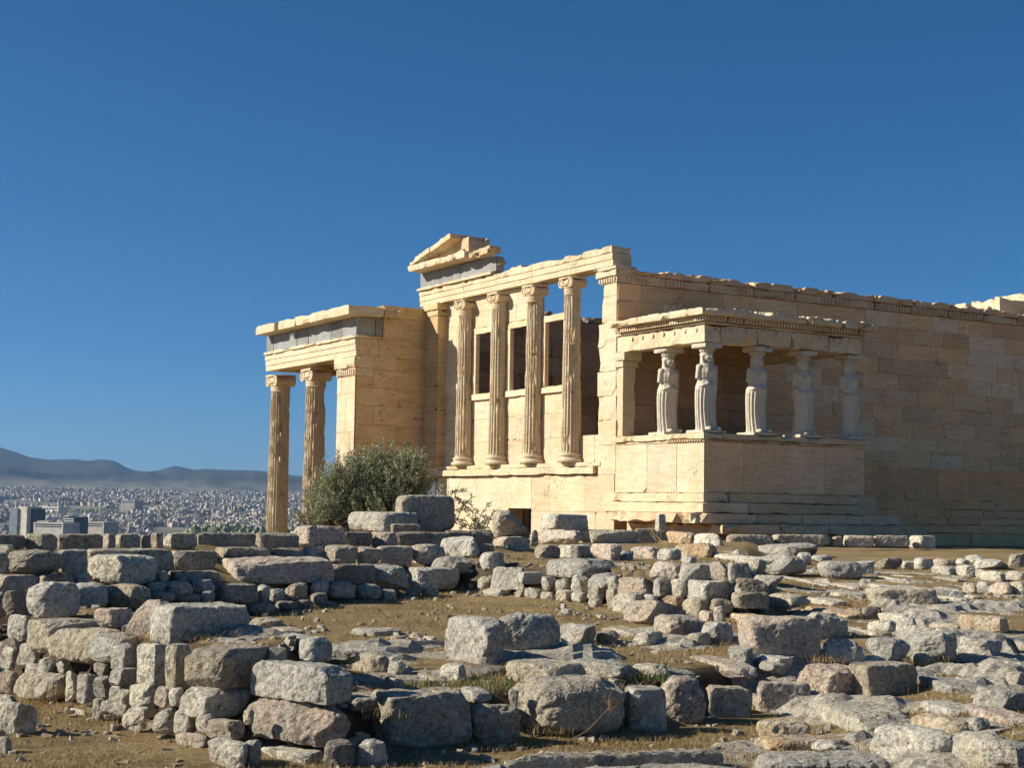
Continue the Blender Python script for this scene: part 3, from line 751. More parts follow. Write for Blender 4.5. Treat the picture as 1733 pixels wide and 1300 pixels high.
# piers at both ends of the west front
mb = MB()
W2 = dict(bl=(2, 3), chip=0.1, tint=(0.85, 1.0, 0.06), back=(0.6, 0.5, 0.4), gap=0.012, proud=0.015, stagger=False)
zz = [2.5, 3.3, 4.1, 4.9, 5.7, 6.5, 7.3, 8.12]
ashlar(mb, (XW-0.12, 46.95, 0), (0, -1, 0), (-1, 0, 0), 0.95, zz, thick=0.5, **W2)
ashlar(mb, (XW-0.12, 46.0, 0), (1, 0, 0), (0, -1, 0), 0.36, zz, thick=0.4, **W2)
mb.build('pier', M['ochre'], temple)
mb = MB()
mb.rbox((XW-0.16, 45.96, 8.125), (XW+0.3, 47.0, 8.33), 0.12, 0.01, 0.03, (1, 1, 1), 1); mb.rbox((XW-0.22, 45.9, 8.335), (XW+0.3, 47.05, 8.57), 0.12, 0.01, 0.04, (1.05, 1.05, 1.05), 2)
mb.build('pier_capital', M['ochre'], temple)
mb = MB()
zs = [2.62, 3.45, 4.15, 4.85, 5.55, 6.25, 6.95, 7.7, 8.06]
ed = [36.42, 36.46, 36.44, 36.5, 36.46, 36.52, 36.3, 36.24]
for k in range(8):   # ragged inner edge
    mb.rbox((XW-0.03, YS-0.02 if k < 3 else YS+0.0, zs[k]+0.004), (XW+0.62, ed[k], zs[k+1]-0.004), 0.22, 0.004, 0.03 if k > 1 else 0.015, tv(0.99, 1.06, .03), k+40)
mb.build('pier', M['marble'], temple)
mb = MB()
mb.rbox((XW-0.06, YS-0.05, 8.065), (XW+0.6, 36.40, 8.24), 0.12, 0.01, 0.04, (1, 1, 1), 1); mb.rbox((XW-0.13, YS-0.10, 8.245), (XW+0.6, 36.52, 8.42), 0.12, 0.012, 0.05, (1, 1, 1), 2)
mb.rbox((XW-0.18, YS-0.14, 8.425), (XW+0.6, 36.6, 8.545), 0.12, 0.01, 0.05, (1.03, 1.03, 1.03), 3)
for j in range(7): mb.box((XW-0.10, YS+0.02+j*0.12, 8.10), (XW-0.055, YS+0.08+j*0.12, 8.21), (0.95, 0.95, 0.95))
mb.build('pier_capital', M['marble'], temple)
# architrave in three fasciae, cut into long stones
mb = MB()
cuts = [35.78, 38.0, 40.1, 42.25, 44.4, 47.52]
for k in range(5):
    y0, y1 = cuts[k]+0.006, cuts[k+1]-0.006; t = tv(1.0, 1.1, .03); crown = k >= 3
    mb.rbox((XW-0.03, y0, 8.575), (XW+0.62, y1, 8.755), 0.25, 0.002, 0.006, t, k)
    mb.rbox((XW-0.055, y0, 8.757), (XW+0.62, y1, 8.935), 0.25, 0.002, 0.006, t, k+10)
    mb.rbox((XW-0.08, y0, 8.937), (XW+0.62, y1, 9.115 if crown else 9.15), 0.2, 0.006, 0.03 if crown else 0.07, t, k+20, top=0 if crown or k == 0 else 0.07)
    if crown: mb.rbox((XW-0.17, y0 if k > 3 else y0+0.2, 9.118), (XW+0.62, y1+(0.05 if k == 4 else 0), 9.21), 0.2, 0.008, 0.03, t, k+30)
mb.rbox((XW+0.1, 41.0, 9.12), (XW+0.45, 41.75, 9.27), 0.12, 0.02, 0.05, (0.8, 0.78, 0.75), 77)
mb.build('architrave', M['marble'], temple)
mb = MB()
mb.rbox((XW-0.05, 44.62, 9.215), (XW+0.5, 47.5, 9.74), 0.25, 0.004, 0.015, (1.0, 1.0, 1.0), 1); mb.rbox((XW-0.05, 42.3, 9.215), (XW+0.25, 44.6, 9.70), 0.25, 0.004, 0.02, (1.15, 1.13, 1.1), 2)
mb.build('frieze', M['grey'], temple)
mb = MB()
c0 = [43.42, 44.2, 45.0, 45.8, 46.6, 47.42]
for k in range(5):
    mb.rbox((XW-0.60, c0[k]+0.006, 9.745), (XW+0.5, c0[k+1]-0.006, 9.965), 0.12, 0.010, 0.04, tv(0.98, 1.1, .05), k+3)
mb.rbox((XW-0.48, 42.0, 9.71), (XW-0.05, 43.4, 9.97), 0.12, 0.03, 0.12, (0.86, 0.83, 0.78), 19, top=0.06)
mb.rbox((XW-0.02, 42.12, 9.4), (XW+0.22, 42.29, 9.66), 0.12, 0.03, 0.08, (0.6, 0.58, 0.55), 23)
mb.build('cornice', M['marble'], temple)
mb = MB()   # surviving corner of the pediment
mb.prism([(47.2, 9.97), (43.95, 9.97), (43.75, 10.05), (43.7, 10.5), (44.3, 10.55), (44.6, 10.5)], 0, XW-0.15, XW+0.5, (0.9, 0.86, 0.8))
for k in range(4):
    ya, yb = 47.32-k*0.73, 47.32-(k+1)*0.73+0.01; za = 9.97+k*0.138; zb = za+0.138
    n = 5; top = [(yb+(ya-yb)*j/n, zb+(za-zb)*j/n+0.19-0.03*abs(mn.noise(Vector((k*3.1+j*0.9, 1.7, 2))))*3-(0.08 if k == 0 and j > 2 else 0)) for j in range(n+1)]
    mb.prism([(ya, za), (yb, zb)]+top, 0, XW-0.56-(0.03*(k % 2)), XW+0.4, tv(0.95, 1.08, .05))
mb.rbox((XW-0.35, 43.6, 9.97), (XW+0.5, 44.15, 10.5), 0.12, 0.03, 0.12, (0.9, 0.85, 0.78), 31)
mb.build('pediment_corner', M['marble'], temple)

# --- interior walls seen through the openings
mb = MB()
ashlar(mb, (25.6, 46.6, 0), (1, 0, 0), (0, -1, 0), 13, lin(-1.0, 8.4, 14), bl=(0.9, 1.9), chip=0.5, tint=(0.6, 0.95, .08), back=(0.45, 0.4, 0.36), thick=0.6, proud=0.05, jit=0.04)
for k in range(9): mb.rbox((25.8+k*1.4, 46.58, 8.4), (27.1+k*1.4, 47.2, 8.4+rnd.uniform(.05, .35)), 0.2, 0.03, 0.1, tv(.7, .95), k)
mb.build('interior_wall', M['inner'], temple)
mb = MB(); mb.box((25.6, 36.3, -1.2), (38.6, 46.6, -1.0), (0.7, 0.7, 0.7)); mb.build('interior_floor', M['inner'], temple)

# --- north porch
mb = MB()
kw = dict(bl=(1.2, 1.9), chip=0.10, tint=(0.88, 1.05, 0.05), back=(0.5, 0.45, 0.38), gap=0.010, proud=0.02)
ashlar(mb, (XN+0.02, YN, 0), (1, 0, 0), (0, -1, 0), 2.72, [-1.1, 0.0, .75, 1.5, 2.25, 3.0, 3.7, 4.35, 5.0, 5.6, 6.2, 6.65, 7.25], thick=1.3, **kw)
ashlar(mb, (XN+0.98, YN, 0), (1, 0, 0), (0, -1, 0), 1.76, [7.25, 8.0, 8.44], thick=1.3, **kw)
mb.rbox((XN+0.01, YN-0.025, 7.255), (XN+0.97, YN+0.5, 7.36), 0.2, 0.006, 0.02, (0.95, 0.9, 0.85), 3)
mb.box((24.2, YN-0.022, 3.62), (24.36, YN-0.018, 3.8), (0.2, 0.17, 0.15))
mb.build('porch_wall', M['ochre'], temple)
mb = MB()
kw = dict(bl=(0.5, 0.9), chip=0.1, tint=(0.98, 1.1, 0.04), back=(0.6, 0.5, 0.4), gap=0.01, proud=0.02)
ashlar(mb, (XN, 48.3, 0), (0, -1, 0), (-1, 0, 0), 1.4, [-1.1, 0.2, 1.5, 2.8, 4.1, 5.4, 5.98], thick=0.3, **kw)
mb.build('porch_pier', M['marble'], temple)
mb = MB()
mb.rbox((XN-0.05, YN-0.045, 5.99), (XN+0.6, 48.35, 6.25), 0.14, 0.012, 0.03, (1.0, .98, .95), 5); mb.rbox((XN-0.12, YN-0.10, 6.255), (XN+0.6, 48.42, 6.645), 0.14, 0.012, 0.05, (1.02, 1, .97), 6)
for j in range(9): mb.box((XN-0.085, YN+0.03+j*0.155, 6.02), (XN-0.045, YN+0.11+j*0.155, 6.21), (0.95, 0.95, 0.95))
mb.build('pier_capital', M['marble'], temple)
mb = MB()
for k, (a, b) in enumerate(((46.88, 50.7), (50.71, 54.78))):
    t = tv(1.0, 1.08, .03)
    for q in range(3): mb.rbox((XN-0.02-0.025*q, a, 6.65+q*0.2), (XN+0.75, b, 6.847+q*0.2), 0.3, 0.002, 0.007, t, k*3+q)
    mb.rbox((XN-0.14, a-(0.06 if k == 0 else 0), 7.25), (XN+0.75, b, 7.36), 0.2, 0.008, 0.04, t, k+40)
mb.rbox((XN+0.75, 53.9, 6.65), (34, 54.78, 7.35), 0.5, 0.004, 0.02, (1, 1, 1), 9)
mb.build('porch_architrave', M['marble'], temple)
mb = MB()
ys = [46.92, 48.05, 48.9, 49.35, 50.9, 51.9, 52.6, 54.1, 54.78]
for k in range(8): mb.rbox((XN-0.01-0.012*(k % 3), ys[k]+0.005, 7.365), (XN+0.7, ys[k+1]-0.005, 7.97), 0.3, 0.003, 0.012, [(1.15, 1.17, 1.2), (.92, .9, .86), (1.12, 1.15, 1.17)][k % 3], k)
mb.rbox((XN+0.705, YN+0.0, 7.365), (XN+0.975, YN+0.5, 7.97), 0.3, 0.003, 0.012, (0.95, .95, .93), 11)
mb.build('porch_frieze', M['grey'], temple)
mb = MB()
ys = [46.42, 49.0, 50.9, 52.4, 52.8, 54.6]
for k in range(5): mb.rbox((XN-0.55, ys[k]+0.005, 7.975), (XN+0.8, ys[k+1]-0.005, 8.30-(0.05 if k == 3 else 0)), 0.2, 0.007, 0.03 if k != 3 else 0.14, tv(0.98, 1.08, .03), k+8)
mb.rbox((XN+0.8, 46.42, 7.975), (XN+1.45, 46.88, 8.29), 0.15, 0.012, 0.07, (0.85, .8, .72), 3)
mb.build('porch_cornice', M['marble'], temple)
mb = MB(); mb.box((XN+0.8, 47.0, 7.98), (34.0, 54.5, 8.26), (.9, .9, .9)); mb.box((XN+0.76, 48.3, 6.6), (34, 53.88, 6.7), (0.75, 0.66, 0.55))
for k in range(5): mb.box((23.4+k*2.0, 48.4, 6.35), (23.7+k*2.0, 53.8, 6.598), (0.8, 0.7, 0.6))
mb.build('porch_roof', M['ochre'], temple)
pc = None
for i, (x, y) in enumerate(((XN+0.40, 54.3), (XN+0.40, 51.05), (XN+3.5, 54.3))):
    mb = MB(); fluted(mb, -0.75, 5.86, 0.425, 0.355, 24, 60, i*5+31, [(4.0, 4.75, 1.9), (4.95, 3.1), (3.0,)][i], 0.055)
    o = mb.build('column', M['ochre'] if i == 5 else M['marble'], temple, loc=(x, y, 0))
    mb = MB(); attic_base(mb, -1.05, 0.42, 0.32); mb.build('base', M['marble'], o)
    mb = MB(); ionic_capital(mb, 5.84, 0.36, 0.88, i+9); mb.build('capital', M['marble'], o)

# --- caryatid porch
mb = MB()
kw = dict(bl=(1.2, 1.5), chip=0.12, tint=(0.93, 1.06, .04), back=(0.55, 0.5, 0.42), gap=0.010, proud=0.02, stagger=False)
ashlar(mb, (XW, YS-0.03, 0), (0, -1, 0), (-1, 0, 0), YS-YP-0.02, [2.11, 3.43], thick=0.3, **kw)
o1 = mb.build('porch_podium', M['marble'], temple)
mb = MB()
ashlar(mb, (XW+0.012, YP, 0), (1, 0, 0), (0, -1, 0), 5.588, [2.11, 3.43], thick=0.3, **kw)
ashlar(mb, (30.6, YP+0.0, 0), (0, 1, 0), (1, 0, 0), YS-YP, [2.11, 3.43], thick=0.3, **kw)
mb.build('porch_podium', M['honey'], temple)
mb = MB()
mb.rbox((XW-0.10, YP-0.10, 1.86), (XW+0.75, YS+0.4, 2.105), 0.2, 0.01, 0.04, (1.04, 1.02, 1), 1); mb.rbox((XW+0.76, YP-0.10, 1.86), (30.75, YP+0.5, 2.105), 0.2, 0.008, 0.035, (.92, .88, .82), 2)
mb.rbox((XW-0.2, YP-0.2, 1.585), (XW+1.3, YS+0.4, 1.855), 0.2, 0.008, 0.03, (1.06, 1.03, 1), 3); mb.rbox((XW+1.31, YP-0.2, 1.585), (30.9, YP+0.5, 1.855), 0.2, 0.008, 0.03, (.86, .82, .76), 4)
mb.rbox((30.3, YP-0.1, 1.585), (30.95, YS, 2.1), 0.2, 0.01, 0.04, (.9, .86, .8), 5)
mb.build('porch_plinth', M['marble'], temple)
mb = MB()
x = XW-0.6; k = 0
for (z0, z1, out, xe) in ((1.31, 1.58, 0.32, 31.7), (1.05, 1.305, 0.62, 32.45)):
    x = XW-0.55 if z0 > 1.2 else XW+0.1
    while x < xe:
        l = rnd.uniform(1.5, 2.3); e = min(x+l, xe)
        if xe-e < 0.5: e = xe
        mb.rbox((x, YP-out, z0), (e-0.01, YS-0.4, z1), 0.2, 0.006, 0.02 if x > 27.3 else 0.12, tuple(p_*q_ for p_, q_ in zip(tv(0.97, 1.08, .03), (1.05, 0.95, 0.86))), k+int(x*7)); x = e; k += 1  # tint warmed to cancel the cyan cast of the sky light
mb.build('porch_step', M['marble'], temple)
mb = MB()
mb.rbox((XW-0.12, YP-0.12, 3.50), (XW+0.5, YS-0.02, 3.665), 0.15, 0.008, 0.04, (1.08, 1.06, 1.03), 1); mb.rbox((XW+0.505, YP-0.12, 3.50), (30.74, YP+0.6, 3.66), 0.15, 0.01, 0.05, (.95, .9, .84), 2)
mb.rbox((XW-0.05, YP-0.05, 3.432), (30.66, YS-0.03, 3.498), 0.3, 0.004, 0.012, (1, .97, .92), 3)
mb.rbox((30.2, YP+0.61, 3.50), (30.74, YS, 3.66), 0.2, 0.01, 0.05, (.9, .9, .9), 4)
for j in range(52):
    xx = XW+0.02+j*0.108
    if mn.noise(Vector((xx*2.1, 1.3, 7))) < 0.2: mb.box((xx, YP-0.085, 3.44), (xx+0.06, YP-0.045, 3.496), (.7, .6, .48))
for j in range(14): mb.box((XW-0.085, YP+0.05+j*0.108, 3.44), (XW-0.045, YP+0.11+j*0.108, 3.496), (.9, .85, .8))
mb.build('podium_crown', M['marble'], temple)
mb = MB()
ashlar(mb, (XW+0.46, YS-0.06, 0), (1, 0, 0), (0, -1, 0), 4.7, [3.63, 4.1, 4.6, 5.1, 5.6, 6.1, 6.5], bl=(1.1, 1.7), chip=0.5, tint=(0.42, 0.6, 0.05), back=(0.5, 0.46, 0.4), thick=0.02, gap=0.014)  # added panel over the wall, porch shade painted into its stones
o = mb.build('porch_wall_shade', M['brown'], temple); o['label'] = 'added panel of stones over the back wall inside the statue porch with shade painted into their colour'
mb = MB(); mb.box((XW+0.5, YP+0.6, 3.3), (30.2, YS, 3.62), (.35, .33, .3)); mb.build('porch_floor', M['brown'], temple)  # floor colour darkened so the porch interior looks shaded
mb = MB()
for k in range(4):
    mb.rbox((XW-0.02, YP-0.0+k*0.99, 6.04), (XW+0.5, YP+0.985+k*0.99, 6.50), 0.22, 0.006, 0.03, tv(1.0, 1.08, .02), k)
for k in range(4):
    mb.rbox((XW+0.505+k*1.26, YP-0.02, 6.04), (XW+1.755+k*1.26, YP+0.5, 6.50), 0.22, 0.008, 0.05, tv(0.92, 1.05, .03), k+7)
mb.rbox((30.05, YP+0.505, 6.04), (30.55, YS, 6.5), 0.22, 0.006, 0.03, (1, 1, 1), 12)
for j in range(7):   # carved discs
    v0 = len(mb.v); n = 14
    y = YP+0.35+j*0.48
    vs = [(XW-(0.05 if q else 0.0), y+0.06*math.cos(a*2*math.pi/n), 6.38+0.06*math.sin(a*2*math.pi/n)) for q in (0, 1) for a in range(n)]
    mb.add(vs, [tuple(range(n, 2*n))[::-1]]+[(i, i+n, (i+1) % n+n, (i+1) % n) for i in range(n)], (1.03, 1.02, 1))
for j in range(10):
    n = 14; xx = XW+0.4+j*0.52
    vs = [(xx+0.06*math.cos(a*2*math.pi/n), YP-(0.05 if q else 0.0), 6.38+0.06*math.sin(a*2*math.pi/n)) for q in (0, 1) for a in range(n)]
    mb.add(vs, [tuple(range(n, 2*n))]+[(i, (i+1) % n, (i+1) % n+n, i+n) for i in range(n)], (1.03, 1.02, 1))
mb.build('caryatid_architrave', M['marble'], temple)
mb = MB()
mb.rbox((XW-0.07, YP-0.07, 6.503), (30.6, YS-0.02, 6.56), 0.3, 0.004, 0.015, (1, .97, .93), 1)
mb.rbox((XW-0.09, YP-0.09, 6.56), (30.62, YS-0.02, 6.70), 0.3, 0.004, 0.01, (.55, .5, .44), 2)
for j in range(36): mb.box((XW-0.19, YP-0.17+j*0.108, 6.575), (XW-0.08, YP-0.17+j*0.108+0.066, 6.695), (1.02, .99, .95))
for j in range(53):
    if mn.noise(Vector((j*0.37, 2.2, 5))) < 0.38: mb.box((XW-0.17+j*0.108, YP-0.19, 6.575), (XW-0.17+j*0.108+0.066, YP-0.08, 6.695), (.95, .92, .86))
mb.build('dentils', M['marble'], temple)
mb = MB()
for k in range(3): mb.rbox((XW-0.38, YP-0.36+k*1.42, 6.705), (XW+0.7, YP+1.05+k*1.42, 6.91), 0.13, 0.010, 0.05, tv(0.98, 1.06, .03), k, top=0.05)
for k in range(4): mb.rbox((XW+0.705+k*1.29, YP-0.36, 6.705), (XW+1.99+k*1.29, YP+0.7, 6.93), 0.12, 0.014, 0.09, tv(0.9, 1.02, .04), k+6, top=0.18)
mb.rbox((XW+0.7, YP+0.7, 6.705), (30.6, YS-0.02, 6.85), 0.3, 0.01, 0.05, (.45, .42, .38), 15)  # ceiling slab, porch shade put into its dark tint
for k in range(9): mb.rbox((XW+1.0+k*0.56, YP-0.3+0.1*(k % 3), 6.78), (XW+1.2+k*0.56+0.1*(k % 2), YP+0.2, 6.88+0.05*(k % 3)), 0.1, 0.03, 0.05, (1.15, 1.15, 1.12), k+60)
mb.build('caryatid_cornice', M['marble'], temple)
mb = MB()
mb.rbox((XW, 35.28, 3.67), (XW+0.43, 35.58, 5.62), 0.3, 0.004, 0.02, (1.02, 1, .98), 1); mb.rbox((XW-0.05, 35.22, 5.625), (XW+0.48, 35.58, 5.8), 0.15, 0.006, 0.02, (1, 1, 1), 2); mb.rbox((XW-0.1, 35.1, 5.805), (XW+0.52, 35.58, 6.036), 0.15, 0.006, 0.03, (1, 1, 1), 3)
mb.build('porch_anta', M['marble'], temple)

# --- caryatids
def caryatid_mesh(flip):
    """draped standing woman, front towards -Y, height 2.02 to the crown of the head"""
    nz, na = 150, 112; H = 1.78; vs = []; fs = []
    def I(z, pts): return float(np.interp(z, [p[0] for p in pts], [p[1] for p in pts]))
    wx = [(0, .275), (.08, .26), (.5, .256), (.8, .268), (.95, .276), (1.03, .272), (1.12, .268), (1.2, .245), (1.25, .235), (1.3, .235), (1.42, .245), (1.5, .25), (1.57, .235), (1.63, .17), (1.66, .15), (1.72, .125), (1.78, .12)]
    wy = [(0, .25), (.1, .235), (.5, .215), (.8, .225), (1.0, .235), (1.08, .24), (1.12, .21), (1.25, .175), (1.32, .185), (1.45, .205), (1.52, .19), (1.6, .15), (1.66, .11), (1.7, .09), (1.78, .085)]
    for k in range(nz+1):
        z = H*k/nz; a0, b0 = I(z, wx), I(z, wy)
        swing = 0.05*math.sin(math.pi*min(z/1.2, 1))*flip
        for i in range(na):
            a = 2*math.pi*i/na; ca, sa = math.cos(a), math.sin(a)
            x, y = a0*ca, b0*sa; m = 1.0
            side = ca*flip
            if z < 1.06:
                fade = min(1, (1.06-z)/0.12)
                stand = 1/(1+math.exp(-9*(side+0.02)))              # straight leg: deep vertical flutes
                fold = 0.5+0.5*math.cos(a*17+0.35*math.sin(z*3))
                m -= fade*(0.17*stand+0.035*(1-stand))*(1-fold**0.7)
                kx, kz = -0.42*flip, 0.62                            # bent knee pushes forward
                g = math.exp(-((ca-kx)/0.33)**2)*max(0, -sa)
                m += g*(0.20*math.exp(-((z-kz)/0.24)**2)-0.02+0.05*math.exp(-((z-0.3)/0.3)**2))
                m += 0.05*math.exp(-z/0.08)
            elif z < 1.62:
                fold = math.cos(a*13+2*math.sin(z*6))
                m += 0.018*fold*(1 if z < 1.5 else 0.4)
                hem = 1.05+0.08*math.sin(2*a+flip)
                m += 0.15*math.exp(-((z-hem)/0.045)**2)
                m += 0.05*math.exp(-((z-1.29)/0.03)**2)
                for bx in (-0.42, 0.42): m += 0.17*math.exp(-((ca-bx)/0.22)**2-((z-1.44)/0.075)**2)*max(0, -sa)
            vs.append((x*m+swing, y*m, z))
    for k in range(nz):
        for i in range(na): fs.append((k*na+i, k*na+(i+1) % na, (k+1)*na+(i+1) % na, (k+1)*na+i))
    fs.append(tuple(range(na))[::-1]); fs.append(tuple(nz*na+i for i in range(na)))
    mb = MB(); mb.add(vs, fs)
    def blob(c, r, n=14, taper=0):
        w = []; f = []
        for j in range(n+1):
            t = math.pi*j/n
            for i in range(2*n):
                a = math.pi*i/n; s = 1-taper*math.cos(t)
                w.append((c[0]+r[0]*math.sin(t)*math.cos(a)*s, c[1]+r[1]*math.sin(t)*math.sin(a)*s, c[2]-r[2]*math.cos(t)))
        for j in range(n):
            for i in range(2*n): f.append((j*2*n+i, j*2*n+(i+1) % (2*n), (j+1)*2*n+(i+1) % (2*n), (j+1)*2*n+i))
        mb.add(w, f)
    def limb(p0, p1, r0, r1, n=14):
        p0, p1 = Vector(p0), Vector(p1); d = (p1-p0); q = d.to_track_quat('Z', 'Y'); w = []; f = []
        m = 8
        for j in range(m+1):
            t = j/m; r = r0+(r1-r0)*t
            for i in range(n):
                a = 2*math.pi*i/n; w.append(tuple(p0+d*t+q @ Vector((r*math.cos(a), r*math.sin(a), 0))))
        for j in range(m):
            for i in range(n): f.append((j*n+i, j*n+(i+1) % n, (j+1)*n+(i+1) % n, (j+1)*n+i))
        f.append(tuple(range(n))[::-1]); f.append(tuple(m*n+i for i in range(n))); mb.add(w, f)
    limb((0.23, 0, 1.54), (0.262, 0.01, 1.16), 0.075, 0.055); limb((-0.23, 0, 1.54), (-0.27, 0.01, 1.25), 0.075, 0.06)
    blob((0.22, 0, 1.545), (0.085, 0.09, 0.08)); blob((-0.22, 0, 1.545), (0.085, 0.09, 0.08))
    blob((0, -0.015, 1.855), (0.128, 0.15, 0.185), taper=-0.12)       # head
    blob((0, 0.02, 1.945), (0.162, 0.165, 0.135))                       # rolled hair
    blob((0, -0.168, 1.85), (0.02, 0.028, 0.045)); blob((0, -0.13, 1.735), (0.05, 0.04, 0.035)); blob((0, -0.15, 1.785), (0.036, 0.018, 0.014))
    for sx in (-1, 1):
        blob((sx*0.055, -0.145, 1.885), (0.026, 0.014, 0.013)); limb((sx*0.135, 0.0, 1.9), (sx*0.135, -0.04, 1.64), 0.05, 0.04); limb((sx*0.12, -0.05, 1.68), (sx*0.13, -0.15, 1.45), 0.03, 0.02)
        blob((sx*0.135, 0.0, 1.87), (0.04, 0.06, 0.075))
    limb((0, 0.10, 1.92), (0, 0.19, 1.45), 0.10, 0.06)                # thick plait behind
    blob((0.12*flip, -0.24, 0.04), (0.06, 0.1, 0.05)); blob((-0.14*flip, -0.27, 0.04), (0.06, 0.1, 0.05))
    mb.lathe([(1.98, 0.11), (2.02, 0.135)], n=24)
    mb.v = [(x, y, z*1.075 if z <= 1.6 else 1.72+(z-1.6)*0.8) for x, y, z in mb.v]
    o = mb.build('tmp', M['statue'])
    md = o.modifiers.new('r', 'REMESH'); md.mode = 'VOXEL'; md.voxel_size = 0.0135
    dg = bpy.context.evaluated_depsgraph_get(); me = bpy.data.meshes.new_from_object(o.evaluated_get(dg))
    bpy.data.objects.remove(o)
    if 'tint' in me.attributes: me.attributes.remove(me.attributes['tint'])
    at = me.attributes.new('tint', 'FLOAT_COLOR', 'CORNER'); at.data.foreach_set('color', np.ones(len(me.loops)*4, np.float32))
    n = len(me.vertices); co = np.empty(n*3, np.float32); me.vertices.foreach_get('co', co); co = co.reshape(-1, 3)
    me.polygons.foreach_set('use_smooth', np.ones(len(me.polygons), bool))
    me.materials.clear(); me.materials.append(M['statue']); me.name = 'caryatid_body'
    return me
cm = {1: caryatid_mesh(1), -1: caryatid_mesh(-1)}
def make_caryatid(p, flip, label):
    t = thing('caryatid', label, 'statue', p, 'caryatids of the porch')
    o = bpy.data.objects.new('figure', cm[flip]); C.objects.link(o); o.parent = t; o.location = (0, 0, 0.075); o.scale = (1.1, 1.1, 1.0)
    mb = MB(); mb.rbox((-0.40, -0.36, 0.0), (0.40, 0.36, 0.075), 0.15, 0.005, 0.02); mb.build('plinth', M['statue'], t)
    mb = MB(); mb.lathe([(2.10, 0.14), (2.125, 0.16), (2.14, 0.15), (2.17, 0.17), (2.205, 0.205), (2.23, 0.225), (2.24, 0.21)], n=32)
    for j in range(16):
        a = j*math.pi/8; mb.box((0.175*math.cos(a)-0.022, 0.175*math.sin(a)-0.022, 2.15), (0.175*math.cos(a)+0.022, 0.175*math.sin(a)+0.022, 2.21), (.95, .95, .95))
    mb.rbox((-0.29, -0.29, 2.242), (0.29, 0.29, 2.375), 0.15, 0.006, 0.025, seed=int(p[0]*9)); mb.build('capital', M['statue'], t)
    return t
def caryatid_at(x, y, ax, val): 
    q = at_plane(x, y, ax, val); return (float(q[0]), float(q[1]), 3.663)
yc, xc = YP+0.32, XW+0.32
spots = [((xc+0.02, 33.62, 3.663), -1, 'sunlit caryatid with broken arms nearest the temple corner, leftmost of five'),
         ((xc, yc, 3.663), -1, 'sunlit caryatid at the outer corner of the porch'),
         (caryatid_at(1281, 737, 1, yc), -1, 'half shaded caryatid right of the corner one, lit along its left edge'),
         (caryatid_at(1358, 739, 1, yc), 1, 'shaded caryatid second from the right end of the porch'),
         (caryatid_at(1436, 741, 1, yc), 1, 'shaded caryatid at the right end of the porch'),
         ((30.2, 33.62, 3.663), 1, 'shaded caryatid at the back of the porch, mostly hidden')]
for p, fl, lb in spots: make_caryatid(p, fl, lb)

